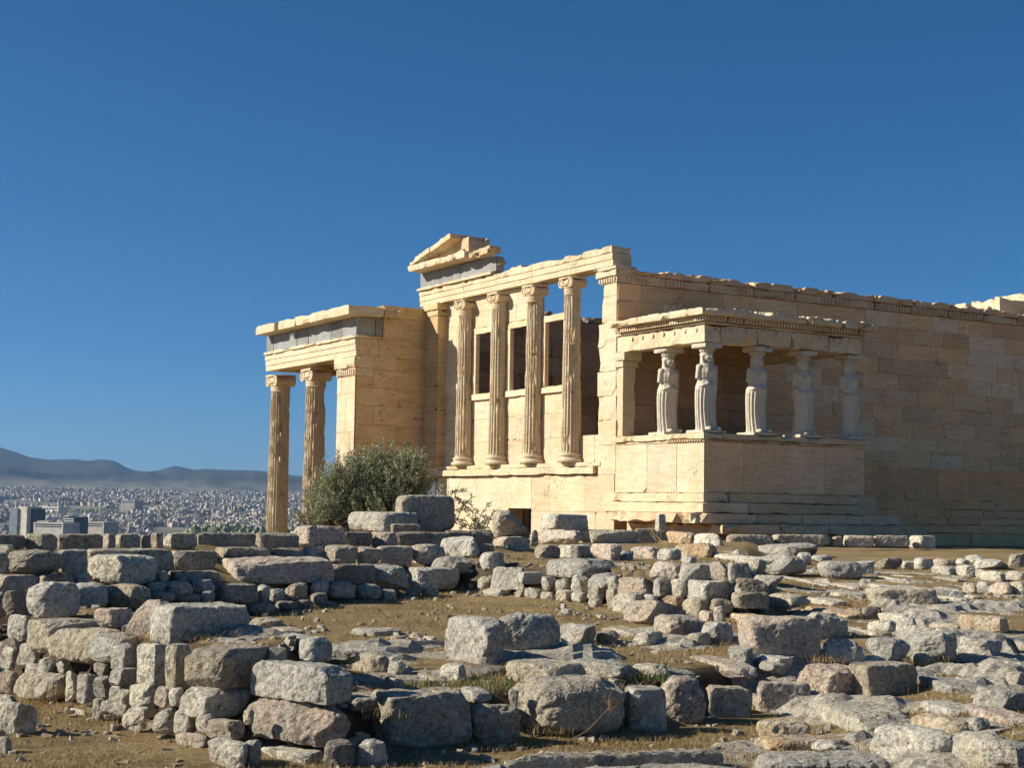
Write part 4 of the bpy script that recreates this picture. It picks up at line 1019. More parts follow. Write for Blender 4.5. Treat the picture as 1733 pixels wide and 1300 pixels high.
# ------------------------------------------------------------------ stones
TYPE = {'b': ('stone_block', 'squared block', 'stone block'), 'r': ('boulder', 'rounded boulder', 'boulder'), 'c': ('rubble_stone', 'angular stone', 'stone'),
        's': ('stone_slab', 'flat slab', 'stone slab')}
def stone_mesh(name, a, b, h, ty, seed, px):
    rg = random.Random(seed); n = max(7, min(34, int(px/3.6)))
    seg = [max(5, int(n*min(1.6, max(0.55, d/((a+b+h)/3))))) for d in (a, b, h)]
    pts = {}; V = []; Fc = []
    def vid(i, j, k):
        key = (i, j, k)
        if key not in pts:
            pts[key] = len(V); V.append((2*i/seg[0]-1, 2*j/seg[1]-1, 2*k/seg[2]-1))
        return pts[key]
    for k in (0, seg[2]):
        for i in range(seg[0]):
            for j in range(seg[1]):
                q = (vid(i, j, k), vid(i+1, j, k), vid(i+1, j+1, k), vid(i, j+1, k)); Fc.append(q if k else q[::-1])
    for j in (0, seg[1]):
        for i in range(seg[0]):
            for k in range(seg[2]):
                q = (vid(i, j, k), vid(i+1, j, k), vid(i+1, j, k+1), vid(i, j, k+1)); Fc.append(q[::-1] if j else q)
    for i in (0, seg[0]):
        for j in range(seg[1]):
            for k in range(seg[2]):
                q = (vid(i, j, k), vid(i, j+1, k), vid(i, j+1, k+1), vid(i, j, k+1)); Fc.append(q if i else q[::-1])
    P = np.array(V)
    m = {'b': 12.0, 'r': 3.4, 'c': 5.5, 's': 6.0}[ty]
    nm = (np.abs(P)**m).sum(1)**(1/m); P = P/nm[:, None]
    # warp by jittered corners
    J = np.array([[[[rg.uniform(-1, 1) for _ in range(3)] for _ in range(2)] for _ in range(2)] for _ in range(2)])*{'b': 0.10, 'r': 0.18, 'c': 0.30, 's': 0.2}[ty]
    J[..., 2] *= 0.8
    t = (np.clip(P, -1, 1)+1)/2; D = np.zeros_like(P)
    for i in (0, 1):
        for j in (0, 1):
            for k in (0, 1):
                w = (t[:, 0] if i else 1-t[:, 0])*(t[:, 1] if j else 1-t[:, 1])*(t[:, 2] if k else 1-t[:, 2])
                D += w[:, None]*J[i, j, k]
    P = P+D
    for _ in range({'b': 6, 'r': 6, 'c': 9, 's': 4}[ty]):
        while True:
            nv = np.array([rg.gauss(0, 1), rg.gauss(0, 1), rg.gauss(0, .8)]); nv /= np.linalg.norm(nv)
            if ty != 'b' or sorted(abs(nv))[1] > 0.38: break
        if ty == 's' and nv[2] > 0.6: continue
        s = P @ nv; mx = s.max(); d = mx*(1-rg.uniform(0.03, {'b': 0.18, 'r': 0.2, 'c': 0.36, 's': 0.22}[ty]))
        ov = np.maximum(s-d, 0); P = P-(ov*0.94)[:, None]*nv
    for _ in range({'b': 16, 'r': 22, 'c': 20, 's': 12}[ty]):      # small fracture facets
        nv = np.array([rg.gauss(0, 1), rg.gauss(0, 1), rg.gauss(0, 1)]); nv /= np.linalg.norm(nv)
        s = P @ nv; mx = s.max(); d = mx*(1-rg.uniform(0.015, 0.075)); P = P-(np.maximum(s-d, 0)*0.96)[:, None]*nv
    half = np.array([a/2, b/2, h/2]); S = P*half
    size = (a*b*h)**(1/3); so_ = Vector((seed*1.7 % 91, seed*3.1 % 77, seed*0.7 % 53))
    nrm = P/np.linalg.norm(P, axis=1)[:, None]
    out = np.empty_like(S)
    f1 = 2.2/size; f2 = 6.5/size; f3 = 16/size; amp = size*{'b': 0.034, 'r': 0.040, 'c': 0.046, 's': 0.04}[ty]
    if ty == 's': amp = min(amp, h*0.22)
    for i in range(len(S)):
        p = Vector(S[i])
        d = mn.noise(p*f1+so_)*0.9+0.6*mn.noise(p*f2+so_)+0.28*mn.noise(p*f3+so_)
        q = 1-abs(mn.noise(p*f1*1.6-so_)); d -= max(0, q-0.88)*3.2     # cracks
        v = mn.noise_vector(p*f2*0.8+so_)
        d += 0.16*mn.noise(p*f3*2.3+so_)
        out[i] = S[i]+nrm[i]*d*amp+np.array(v)*amp*0.4
    lo, hi = out.min(0), out.max(0); out = (out-(lo+hi)/2)/(hi-lo)*np.array([a, b, h]); out[:, 2] += h/2
    me = bpy.data.meshes.new(name); me.from_pydata(out.tolist(), [], Fc); me.update()
    return out, Fc
ORD = ['first', 'second', 'third', 'fourth', 'fifth', 'sixth', 'seventh', 'eighth', 'ninth', 'tenth', 'eleventh', 'twelfth', 'thirteenth', 'fourteenth', 'fifteenth', 'sixteenth', 'seventeenth', 'eighteenth', 'nineteenth', 'twentieth']
SEED = [100]; FOOT = []
def stone(x0, y0, x1, y1, k, ty, co, label, group, v=None, big=1.0):
    SEED[0] += 1; sd = SEED[0]; rg = random.Random(sd*7)
    yb = min(y1, 1340)
    hit, t = ground_hit((x0+x1)/2, y1)
    d = t if v is None else v
    xm = x0+(x1-x0)*k; cpt = np.array([0, 0, EYE])+ray(xm, y1)*d      # near bottom corner (d is the depth along the axis)
    W = (x1-x0)*d/F
    el = EYE-cpt[2]
    yh = 858.9+0.0158*(xm-866.5)
    if ty == 's':
        th = min(0.13, max(0.04, 0.12*W)); 
        D = max(0.15, min((el-th)*F/max(y0-yh, 4)-d, W*1.5))
        vis = (y1-yh)*d/F-th
        az = R(12+14*k); ca, sa = math.cos(az), math.sin(az)
        b = (D*ca-W*sa)/(ca*ca-sa*sa) if abs(ca*ca-sa*sa) > 0.2 else D
        b = float(np.clip(b, 0.35*D+0.1, 1.6*D+0.1)); a = max(0.4*W, (W-b*sa)/ca); b = min(b, (W-0.4*W*ca)/sa+1e-3); b = max(b, 0.12)
        h = th+0.06; z0 = cpt[2]-0.06; D = max(D, 0.3*W)
    else:
        kk = min(max(k, 0.04), 0.9)
        asp = {'b': 1.35, 'r': 1.1, 'c': 1.1}[ty]
        az = math.atan(asp*kk/(1-kk)); az = min(max(az, R(12)), R(43)); ca, sa = math.cos(az), math.sin(az)
        b = kk*W/sa; a = (1-kk)*W/ca
        a = max(a, 0.4*W); b = (W-a*ca)/sa; b = max(b, 0.22*W)
        if b < 0.45*a: b = 0.45*a if k > 0.1 else max(b, min(0.45*a, 0.5))
        dt = d+0.45*(a*sa+b*ca)
        zt = EYE-(y0-yh)*dt/F if y0 > yh else EYE+(yh-y0)*dt/F
        sink = 0.03
        h = max(0.06, zt-cpt[2])+sink; z0 = cpt[2]-sink
    a *= big*1.05; b *= big; h = h*1.02
    # plan directions: right face runs to the right and away, left face to the left and away
    vr = math.atan2((xm-CX), F); yaw = az
    e1 = (math.cos(yaw-vr*0), math.sin(yaw-vr*0)) 
    e1 = (ca, sa); e2 = (-sa, ca)
    u, vv = w2uv(cpt[0], cpt[1])
    rot = math.atan2((xm-CX)/F, 1)
    cr, sr = math.cos(-rot), math.sin(-rot)
    E1 = (e1[0]*cr-e1[1]*sr, e1[0]*sr+e1[1]*cr); E2 = (e2[0]*cr-e2[1]*sr, e2[0]*sr+e2[1]*cr)
    cu, cv = u+(E1[0]*a+E2[0]*b)/2, vv+(E1[1]*a+E2[1]*b)/2
    X, Y = uv2w(cu, cv)
    nm = TYPE[ty]
    P, Fc = stone_mesh(nm[0], a, b, h, ty, sd, max(x1-x0, y1-y0)*0.62+rg.random())
    wx, wy = uv2w(E1[0], E1[1]); ang = math.atan2(wy, wx); cw, sw = math.cos(ang), math.sin(ang)
    loc = np.array([X, Y, z0]); dr = uv2w(cr, sr)       # fit the worn shape to the size measured for it
    for it in range(3):
        Wd = np.stack([P[:, 0]*cw-P[:, 1]*sw+loc[0], P[:, 0]*sw+P[:, 1]*cw+loc[1], P[:, 2]+loc[2]-EYE], 1)
        zc = Wd @ AW; sx = CX+F*(Wd @ AR)/zc; sy = CY-F*(Wd @ AU)/zc
        q = np.clip((x1-x0)*1.04/(sx.max()-sx.min()), 0.7, 1.5)
        if ty == 's': P[:, 0] *= q; P[:, 1] *= q
        else: P[:, :2] *= q
        sh = ((x0+x1)/2-(sx.max()+sx.min())/2)*d/F
        loc[:2] += np.array(dr)*sh
        dz = np.clip((sy.min()-y0)*d/F, -0.4*h, 0.6*h); dn = 0.0
        if ty == 's':                                   # slabs keep their thickness and reach further back instead
            vn = (EYE-loc[2]-P[:, 2].max())*F/max(y0-yh, 6)
            P[:, 1] *= np.clip((vn-zc.min())/(zc.max()-zc.min()), 0.6, 1.7); dz = 0.0
            aw = uv2w(-sr, cr); loc[:2] += np.array(aw)*(d-zc.min()+0.5*(zc.max()-zc.min())*(np.clip((vn-zc.min())/(zc.max()-zc.min()), 0.6, 1.7)-1))
        if ty != 's': dn = max(0.0, min((y1+2-sy.max())*d/F, 0.5*h))
        P[:, 2] *= (h+dz+dn)/h; loc[2] -= dn; h = h+dz+dn
    cu, cv = w2uv(loc[0], loc[1])
    me = bpy.data.meshes.new(nm[0]); me.from_pydata(P.tolist(), [], Fc); me.update()
    me.materials.append(M[co])
    o = bpy.data.objects.new(nm[0], me); C.objects.link(o)
    o.location = loc; o.rotation_euler = (0, 0, ang)
    tag(o, label, nm[2], group); FOOT.append((cu, cv, 0.5*max(a, b)))
    return o
def row(phrase, group, ox, oy, s, text):
    L = []
    for ln in text.strip().replace('\n', ';').split(';'):
        q = ln.split()
        if not q: continue
        x0, y0, x1, y1 = (float(z) for z in q[:4]); kk = float(q[4]); v = None; big = 1.0; lb = None
        for z in q[7:]:
            if z[0] == '@': v = float(z[1:])
            if z[0] == '~': v = ground_hit(ox+(x0+x1)/2/s, float(z[1:]))[1]+0.12
            if z[0] == '"': lb = z[1:].replace('_', ' ')
        L.append((ox+x0/s, oy+y0/s, ox+x1/s, oy+y1/s, kk, q[5], q[6], v, lb))
    L.sort(key=lambda q: q[0]+q[2])
    for i, q in enumerate(L):
        w = q[2]-q[0]
        sz = 'small ' if w < 34 else ('large ' if w > 110 else '')
        lb = q[8] or f'{sz}{COLW[q[6]]} {TYPE[q[5]][1]}, {ORD[i]} from left in {phrase}'
        stone(*q[:7], lb, group, q[7])

A_ = (0, 880, 3.9386); B_ = (400, 820, 3.7674); C_ = (200, 860, 5.4156); P_ = (0, 1020, 3.466); R_ = (400, 1030, 3.466)
M_ = (830, 1030, 3.466); Q_ = (1283, 1050, 3.851); F_ = (800, 840, 3.466); G_ = (1233, 880, 3.466)
TW = 'stones of the terrace wall'
row('top course of long terrace wall', TW, *A_, '''-60 95 163 192 .1 b d; 163 90 380 196 .55 b b; 375 90 682 192 .05 b d; 683 92 770 187 .5 b p; 770 92 935 187 .2 b b; 935 100 1005 187 .2 b d; 1005 86 1088 187 .5 b p; 1090 85 1312 187 .25 b b; 1312 82 1700 184 .05 b d; 1700 84 1990 190 .15 b d''')
row('ledge blocks before the olive bush', TW, *B_, '''340 298 400 390 .4 c b; 355 262 692 400 .33 b p; 660 300 865 392 .2 b d; 855 300 1025 395 .6 b p; 1010 300 1360 392 .05 b d; 1330 290 1632 392 .05 b d''')
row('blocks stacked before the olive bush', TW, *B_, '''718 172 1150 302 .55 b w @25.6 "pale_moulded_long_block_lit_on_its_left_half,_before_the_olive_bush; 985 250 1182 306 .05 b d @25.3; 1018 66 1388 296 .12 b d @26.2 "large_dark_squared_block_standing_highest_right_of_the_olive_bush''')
row('second course of the terrace wall', TW, *A_, '''-70 215 60 360 .2 r b; -30 165 92 208 .6 c w; 45 195 418 360 .45 r b; 385 195 582 340 .08 b g; 578 188 1152 335 .08 b b; 580 228 1042 424 .47 b w; 1135 202 1442 326 .1 b d''')
row('second course right of long pale block', TW, *C_, '''890 355 1395 455 .25 b b; 1385 362 1705 445 .4 c d''')
row('second course below the ledge blocks', TW, *B_, '''425 398 555 455 .3 b g; 550 385 772 512 .4 c b; 735 395 925 518 .5 c p; 890 390 1122 510 .12 b p; 1105 380 1332 510 .3 c p; 1305 330 1547 465 .75 c g; 1530 378 1642 465 .1 b d''')
row('middle of the terrace wall', TW, *B_, '''-110 455 615 632 .2 b p 0 "very_long_pinkish_block_in_the_middle_of_the_terrace_wall; 590 505 882 636 .1 b d''')
row('third course of the terrace wall', TW, *A_, '''-70 360 247 470 .35 b p; 250 360 492 425 .1 b d; 265 372 318 420 .6 c p; 490 350 602 420 .3 c g; 1040 342 1122 408 .4 c w; 1122 338 1467 408 .15 b b''')
row('lower course of terrace wall at left', TW, *A_, '''-60 480 42 645 .2 c d; 20 470 207 655 .35 c d; 180 410 532 668 .35 r g; 480 415 717 580 .2 r g; 708 425 1002 585 .65 r b; 985 415 1107 475 .2 r g; 1000 475 1167 535 .2 r g; 1105 405 1282 515 .2 r g; 1281 395 1432 475 .6 c g; 1160 490 1332 535 .2 r d; 1335 475 1432 545 .3 r g''')
row('lower course under very long block', TW, *C_, '''890 690 1277 855 .2 b d; 1270 700 1392 855 .5 c g; 1385 740 1527 845 .3 r g; 1525 682 1735 845 .5 c p''')
row('lower terrace wall course by the grass', TW, *B_, '''475 615 587 692 .3 r g; 475 690 582 758 .3 r d; 575 620 752 718 .3 r g; 640 640 757 718 .6 c p; 745 635 922 728 .2 r g; 720 572 847 635 .7 r b; 820 505 1092 668 .5 c g; 1095 525 1417 665 .33 b g; 1240 458 1552 575 .45 c g; 1555 430 1702 548 .55 c g; 925 668 1017 740 .3 r g; 1080 660 1180 716 .2 c d; 1175 650 1292 712 .3 c g''')
row('footing stones of the terrace wall', TW, *B_, '''70 750 247 818 .2 r d; 250 740 392 793 .2 r d; 385 735 492 782 .2 r d; 490 745 640 770 .2 c d''')

PW = 'stones of the near left wall'
row('top layer of the near left wall', PW, *P_, '''45 70 192 228 .75 r g; 165 90 597 292 .3 b b; 555 30 772 142 .45 b p; 285 145 770 358 .8 r b; 520 180 812 345 .6 c g; 650 235 817 388 .5 c g''')
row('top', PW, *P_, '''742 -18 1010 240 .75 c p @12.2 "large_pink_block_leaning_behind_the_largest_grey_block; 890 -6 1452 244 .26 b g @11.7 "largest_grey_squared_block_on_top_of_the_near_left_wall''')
row('second layer of the near left wall', PW, *P_, '''805 238 977 482 .6 b w; 968 240 1122 498 .45 b b; 640 378 812 494 .4 c g; 1090 240 1592 500 .42 b b''')
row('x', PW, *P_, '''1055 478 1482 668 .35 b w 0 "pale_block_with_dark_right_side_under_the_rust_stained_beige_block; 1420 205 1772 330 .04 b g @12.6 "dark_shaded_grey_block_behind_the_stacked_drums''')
row('base of the front drum stack', PW, *R_, '''92 303 672 550 .72 b g @9.9 "thick_grey_drum_on_top_of_the_front_stack; 72 520 662 808 .72 c p @9.8 "broken_pinkish_drum_in_the_middle_of_the_front_stack; 138 798 512 950 .7 b w @9.75 "pale_block_at_the_bottom_of_the_front_stack; 510 765 692 950 .2 c d; 685 762 887 940 .5 c g; 40 772 147 940 .6 c w; 40 590 105 665 .6 c b''')
row('left rubble of near left wall', PW, *P_, '''-20 205 120 330 .7 c p; 0 255 97 390 .7 c w; 100 240 242 362 .7 c w; 145 355 247 442 .6 c w; 220 320 332 412 .6 c w; 330 338 422 402 .6 c w; -20 395 112 535 .6 r b; 85 410 422 575 .8 r b; 385 400 462 575 .6 c w; 450 415 572 575 .6 c g''')
row('right rubble of near left wall', PW, *P_, '''550 350 642 422 .6 c p; 545 430 652 560 .6 c g; 640 490 722 585 .6 c w; 540 560 622 685 .6 c g; 590 570 762 672 .6 c w; 700 510 782 585 .6 c w; 760 475 922 620 .6 c w; 905 490 1012 605 .6 c p; 990 500 1077 595 .6 c w; 718 610 872 752 .7 c w; 895 620 1052 765 .5 c w; 1020 620 1152 772 .6 c w; 1150 645 1272 752 .6 c w; 1050 590 1212 652 .5 c w''')
row('foot of the near left wall', PW, *P_, '''1030 762 1232 842 .7 c b; 1215 680 1432 792 .7 c b; 1220 790 1452 985 .75 c w; 1428 812 1532 935 .7 c w''')
GL = 'stones on the dry grass at bottom left'
row('the grass at bottom left', GL, *P_, '''-40 580 217 785 .65 c w; -30 540 102 632 .7 c g; -30 785 67 895 .6 b g; 415 605 502 670 .8 s w; 640 728 690 752 .7 s w''')

RW = 'blocks of the foreground row'
row('the foreground row of blocks', RW, *R_, '''770 460 1372 836 .22 b b; 1375 560 1667 796 .1 c b''')
row('the foreground row of blocks', RW, *M_, '''112 388 782 764 .36 r b 0 "largest_rounded_beige_block_at_the_middle_of_the_foreground_row; 783 450 1032 732 .2 b g; 1000 392 1262 680 .2 r p; 1265 448 1532 660 .04 b b 0 "pitted_beige_block_with_dark_holes_in_the_foreground_row''')
row('right part of the foreground row', RW, *Q_, '''-10 395 337 605 .05 b p; 240 280 702 545 .5 c p; 560 265 1032 505 .35 b b''')
MS = 'stones lying in the middle court'
row('court before the foreground row', MS, *R_, '''590 478 890 565 .6 s w; 1310 448 1497 520 .5 s g; 1595 470 1655 560 .6 c p''')
row('outcrop left of upright grey block', MS, *R_, '''265 100 662 300 .5 s g; 370 165 562 308 .45 r g; 500 215 722 325 .7 c b; 685 258 892 392 .65 c b; 888 310 992 402 .6 r g; 858 400 987 472 .6 c p; 985 310 1212 462 .6 s b; 670 100 962 162 .5 s w; 65 50 272 132 .55 c b; 175 95 412 152 .6 s b''')
row('small bits by the upright grey block', MS, *R_, '''900 162 967 198 .6 c o; 1018 140 1087 172 .6 c p; 908 185 1227 232 .6 s w; 1095 155 1180 195 .6 s w; 1195 320 1347 430 .6 c w''')
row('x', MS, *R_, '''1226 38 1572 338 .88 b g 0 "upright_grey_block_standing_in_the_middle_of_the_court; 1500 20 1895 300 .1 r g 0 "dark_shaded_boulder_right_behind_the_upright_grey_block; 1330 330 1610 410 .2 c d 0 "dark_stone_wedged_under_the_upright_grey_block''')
row('the court right of the upright block', MS, *M_, '''390 85 614 216 .65 c g; 622 128 752 212 .3 c d; 650 85 912 168 .6 s b; 835 128 1012 224 .5 c g; 962 33 1257 164 .5 c p; 1143 140 1292 228 .5 c b; 1240 75 1422 224 .35 c g; 1013 150 1142 202 .5 c b; 1033 200 1127 238 .7 c w; 773 -55 1142 100 .45 c p''')
row('the grass just behind the foreground row', MS, *M_, '''98 293 562 464 .55 b b; 455 288 862 415 .6 c g; 838 320 1052 412 .6 c w; 1008 350 1202 402 .6 s g; 1188 240 1552 394 .7 s p; 1398 215 1542 335 .6 c g; 1570 300 1735 372 .6 c g''')
row('pebbles on the court grass', MS, *F_, '''515 630 552 662 .6 c w; 520 660 587 696 .6 c g; 722 694 768 714 .6 b w''')

FW = 'stones of the rubble bank before the temple'
row('footing course along the temple podium', FW, *F_, '''-10 195 112 275 .05 b d; 330 197 385 290 .2 c d; 372 195 645 284 .85 c p; 630 194 967 278 .25 b b; 958 190 1142 270 .05 b d; 1138 205 1312 280 .85 c o; 1170 272 1432 366 .8 c o; 1300 216 1472 296 .85 c w; 1018 145 1102 208 .7 c w; 1093 150 1190 210 .1 b d; 1180 152 1395 220 .85 c w''')
row('x', FW, *F_, '''110 78 334 246 .25 c b @27.4 "upright_broken_stone_with_sloping_right_edge_before_the_podium; 115 236 334 372 .32 b b @27.2 "squared_stone_under_the_upright_broken_stone; 402 102 674 199 .36 b w ~919 "low_moulded_block_on_the_footing,_left_half_sunlit; 690 78 930 198 .52 r w ~918 "round_topped_block_with_dark_right_side_on_the_footing; 1070 104 1132 206 .4 b w ~917 "short_stub_of_stone_beside_the_porch_steps''')
for o in [q for q in C.objects if str(q.get('label', '')).startswith('upright broken stone')]:     # its top slopes down to the right
    me = o.data; n = len(me.vertices); co = np.empty(n*3, np.float32); me.vertices.foreach_get('co', co); co = co.reshape(-1, 3)
    ang = o.rotation_euler.z; wx = co[:, 0]*math.cos(ang)-co[:, 1]*math.sin(ang); wy = co[:, 0]*math.sin(ang)+co[:, 1]*math.cos(ang)
    lat = wx*CU-wy*SU; fr = (lat-lat.min())/(lat.max()-lat.min())
    co[:, 2] *= 1-0.72*np.clip((fr-0.48)/0.52, 0, 1); me.vertices.foreach_set('co', co.ravel()); me.update()
row('the low row under the footing course', FW, *F_, '''365 284 512 374 .35 c b; 503 282 722 366 .5 b w; 693 277 872 382 .7 c p; 862 318 942 380 .5 c g; 928 294 1092 370 .7 c p; 1083 304 1222 380 .6 r g''')
row('upper tier of the rubble bank', FW, *F_, '''43 326 192 434 .4 c g; 188 370 387 450 .6 s g; 383 370 512 450 .5 s g; 438 362 842 490 .6 r g; 773 370 1112 475 .6 s g; 1038 380 1247 480 .6 c p; 1225 345 1312 398 .6 c g; 1198 392 1502 496 .42 c g; 1380 383 1512 490 .7 c p; 1498 388 1620 498 .1 b g; 1420 323 1702 402 .7 s w; 1605 368 1722 432 .6 c b''')
row('middle tier of the rubble bank', FW, *F_, '''103 413 302 550 .7 c g; 268 443 412 508 .2 b g; 30 470 107 540 .6 c b; 403 470 502 555 .5 c g; 483 485 572 550 .6 c w; 578 455 682 575 .5 c g; 678 448 872 545 .5 c g; 790 468 867 545 .6 c w; 853 473 1072 584 .65 c p; 1058 478 1172 580 .4 c g; 1158 483 1262 590 .7 c w; 1248 488 1547 604 .42 b g; 1538 493 1682 580 .3 c b; 1520 558 1735 650 .2 b d; 1545 480 1735 560 .1 c d''')
row('lowest tier of the rubble bank', FW, *F_, '''60 538 222 590 .6 c w; 245 515 322 595 .6 c p; 305 535 417 600 .6 c g; 398 560 492 610 .6 c w; 488 545 582 625 .6 c b; 578 565 672 625 .6 c w; 673 528 777 614 .6 c w; 678 605 757 655 .6 c g; 783 538 852 665 .7 c b; 818 568 1002 684 .6 c w; 983 575 1092 650 .5 c w; 1098 580 1242 640 .8 c o; 1233 588 1402 705 .6 c b; 1388 600 1527 674 .2 c d; 1328 670 1422 728 .6 c p; 1413 643 1492 744 .5 c g''')

GW = 'stones on the open ground at right'
row('x', GW, *G_, '''58 560 537 812 .2 b p 0 "big_pink_block_with_dark_front_right_of_the_court; 383 540 697 730 .35 c g @15.6 "grey_block_close_behind_the_big_pink_block; -35 508 392 660 .85 s o 0 "pale_speckled_slab_with_yellow_lichen_behind_the_big_pink_block; 808 388 1222 500 .14 b b 0 "long_low_rock_with_a_raised_right_end_on_the_grass; 1033 650 1337 838 .55 c g 0 "big_grey_rock_with_dark_right_end_right_of_the_pink_block; 1343 553 1642 670 .7 c o 0 "pale_wedge_shaped_rock_with_orange_stain_on_the_far_grass''')
row('row of rocks below the porch steps', GW, *G_, '''675 90 850 154 .05 b b @38.3; 845 90 1060 154 .05 b b @38.5; 605 96 668 154 .4 c b @38.2; 1055 90 1215 166 .48 b w @38.6; -10 84 260 164 .05 b b @37.8; 255 84 590 158 .05 b b @38''')
row('back rank of rocks at right', GW, *G_, '''178 134 517 220 .55 c g; 183 194 457 316 .4 c g; 395 190 487 264 .4 c g; 485 205 607 254 .4 c g; 523 238 777 350 .2 r g; 733 240 857 325 .15 c g; 853 220 1017 290 .45 c d; 1015 240 1102 284 .4 c g; 1083 222 1202 288 .5 c g; 1178 225 1332 284 .6 c p; 1330 225 1412 264 .6 c g; 1388 203 1512 254 .6 c g; 1438 228 1642 294 .5 c w; 1640 196 1740 275 .3 c d''')
row('ruined little wall at far right', GW, *G_, '''1193 268 1337 326 .8 b g; 1333 265 1447 340 .6 c w; 1438 290 1512 344 .7 c p; 1473 300 1622 364 .7 r w; 1628 300 1740 362 .7 r w; 1373 365 1457 435 .7 c p; 1458 360 1532 416 .7 c g; 1528 365 1662 444 .7 r p; 1648 362 1740 446 .7 r w; 1340 430 1482 464 .7 s w''')
row('flat outcrops on the right grass', GW, *G_, '''873 322 1012 368 .6 s w; 945 310 1062 352 .6 s g; 1203 322 1372 368 .6 s b; 468 355 592 398 .6 s g; 318 308 492 384 .6 s g; 148 322 317 385 .6 c g; 583 358 762 414 .6 s b; 800 362 1022 420 .6 s g; 1205 380 1372 434 .6 s g; 598 420 787 454 .7 s w; 1208 432 1392 484 .6 s g''')
row('rocks before the long low rock', GW, *G_, '''233 430 477 516 .55 c b; 458 445 692 500 .5 s w; 455 498 790 585 .7 s o; 780 506 895 585 .1 b d; 878 542 1052 610 .7 c w; 983 568 1112 694 .7 c g; 1078 575 1217 644 .5 c g; 1178 598 1362 664 .7 r b''')
row('rocks right of the big pink block', GW, *G_, '''815 590 1002 664 .6 c w; 860 655 957 698 .1 c d; 808 688 1062 824 .4 c g; 1358 680 1602 824 .5 c g; 1083 775 1207 844 .6 c w; 783 795 922 848 .6 c w; 163 790 372 870 .6 c g; 678 575 852 704 .7 s w; 558 690 792 824 .1 c g; 1588 665 1740 754 .6 s g''')
row('right edge of the foreground', GW, *Q_, '''1248 263 1572 405 .6 s g; 1560 283 1740 368 .5 c g; 1618 333 1740 444 .5 c g; 1045 348 1505 484 .6 s g; 1403 428 1740 608 .5 c g''')
SL = 'slabs and boulders at bottom right'
row('the bottom right corner', SL, *Q_, '''1055 508 1422 624 .6 s g; 1338 520 1780 690 .7 s p; 318 488 1065 730 .55 s w; 998 608 1402 834 .75 r o; 1350 634 1512 724 .5 c g; 735 668 1294 955 .72 r g; 1273 722 1790 1010 .8 r w; 350 776 642 885 .6 c g; -10 633 337 795 .35 c o; -10 722 602 866 .65 s o; 1035 926 1302 1010 .6 s g''')
row('x', SL, *Q_, '''-10 826 965 1040 .6 s g 0 "broad_grey_slab_at_the_bottom_edge,_right_of_centre''')
row('x', SL, *M_, '''10 796 1345 1010 .6 s b 0 "broad_beige_slab_at_the_bottom_edge,_centre''')

# ------------------------------------------------------------------ loose rubble, grass, plants
def scatter_rubble():
    rg = np.random.default_rng(8); mb = MB(); n = 0
    cols = [(0.9, 0.86, 0.78), (0.7, 0.68, 0.64), (1.05, 1.0, 0.9), (0.85, 0.72, 0.6)]
    V = rg.uniform(9, 30, 60000); U = rg.uniform(-0.45, 0.47, 60000)*V
    H = ghm(U, V); S0 = np.abs(ghm(U+.1, V)-H)+np.abs(ghm(U, V+.1)-H)
    FT = np.array(FOOT); near = np.full(len(U), 1e9)
    for a, b, c in FT: near = np.minimum(near, (U-a)**2+(V-b)**2-c*c)
    ok = rg.random(len(U)) < 0.05+(S0 > 0.05)*0.45+(near < 0.15)*0.25
    for u, v, h, s0 in list(zip(U[ok], V[ok], H[ok], S0[ok]))[:3600]:
        u, v, h, s0 = float(u), float(v), float(h), float(s0); n += 1
        s = rg.uniform(0.010, 0.036)*(1.35 if s0 > 0.05 else 1)
        x, y = uv2w(u, v); k = rg.normal(0, 1, (8, 3))*0.16
        base = np.array([(-1, -1, -1), (1, -1, -1), (1, 1, -1), (-1, 1, -1), (-.7, -.7, .8), (.8, -.6, .7), (.7, .8, .6), (-.6, .7, .9)])+k*2
        an = rg.uniform(0, 6.28); ca, sa = math.cos(an), math.sin(an); sc3 = np.array([rg.uniform(.8, 1.6), rg.uniform(.7, 1.2), rg.uniform(.5, .9)])*s
        P = base*sc3; P = np.stack([P[:, 0]*ca-P[:, 1]*sa+x, P[:, 0]*sa+P[:, 1]*ca+y, P[:, 2]+h+s*0.2], 1)
        mb.add(P, [(0, 3, 2, 1), (4, 5, 6, 7), (0, 1, 5, 4), (1, 2, 6, 5), (2, 3, 7, 6), (3, 0, 4, 7)], cols[int(rg.integers(4))])
    m = NT('rubble', 0.95, 0.1); v = m.coord()
    col = m.mix((0.42, 0.38, 0.31), (0.33, 0.32, 0.30), m.ramp(m.noise(v, 5, 6), [(0.4, B3(0)), (0.6, B3(1))])); col = m.mix(col, m.tint(), 1.0, 'MULTIPLY')
    o = mb.build('rubble', m.fin(col, m.bump(m.noise(v, 40, 6), 0.5, 0.01))); tag(o, 'small loose stone chips scattered between the blocks and over the ground', 'rubble', None, 'stuff')
scatter_rubble()

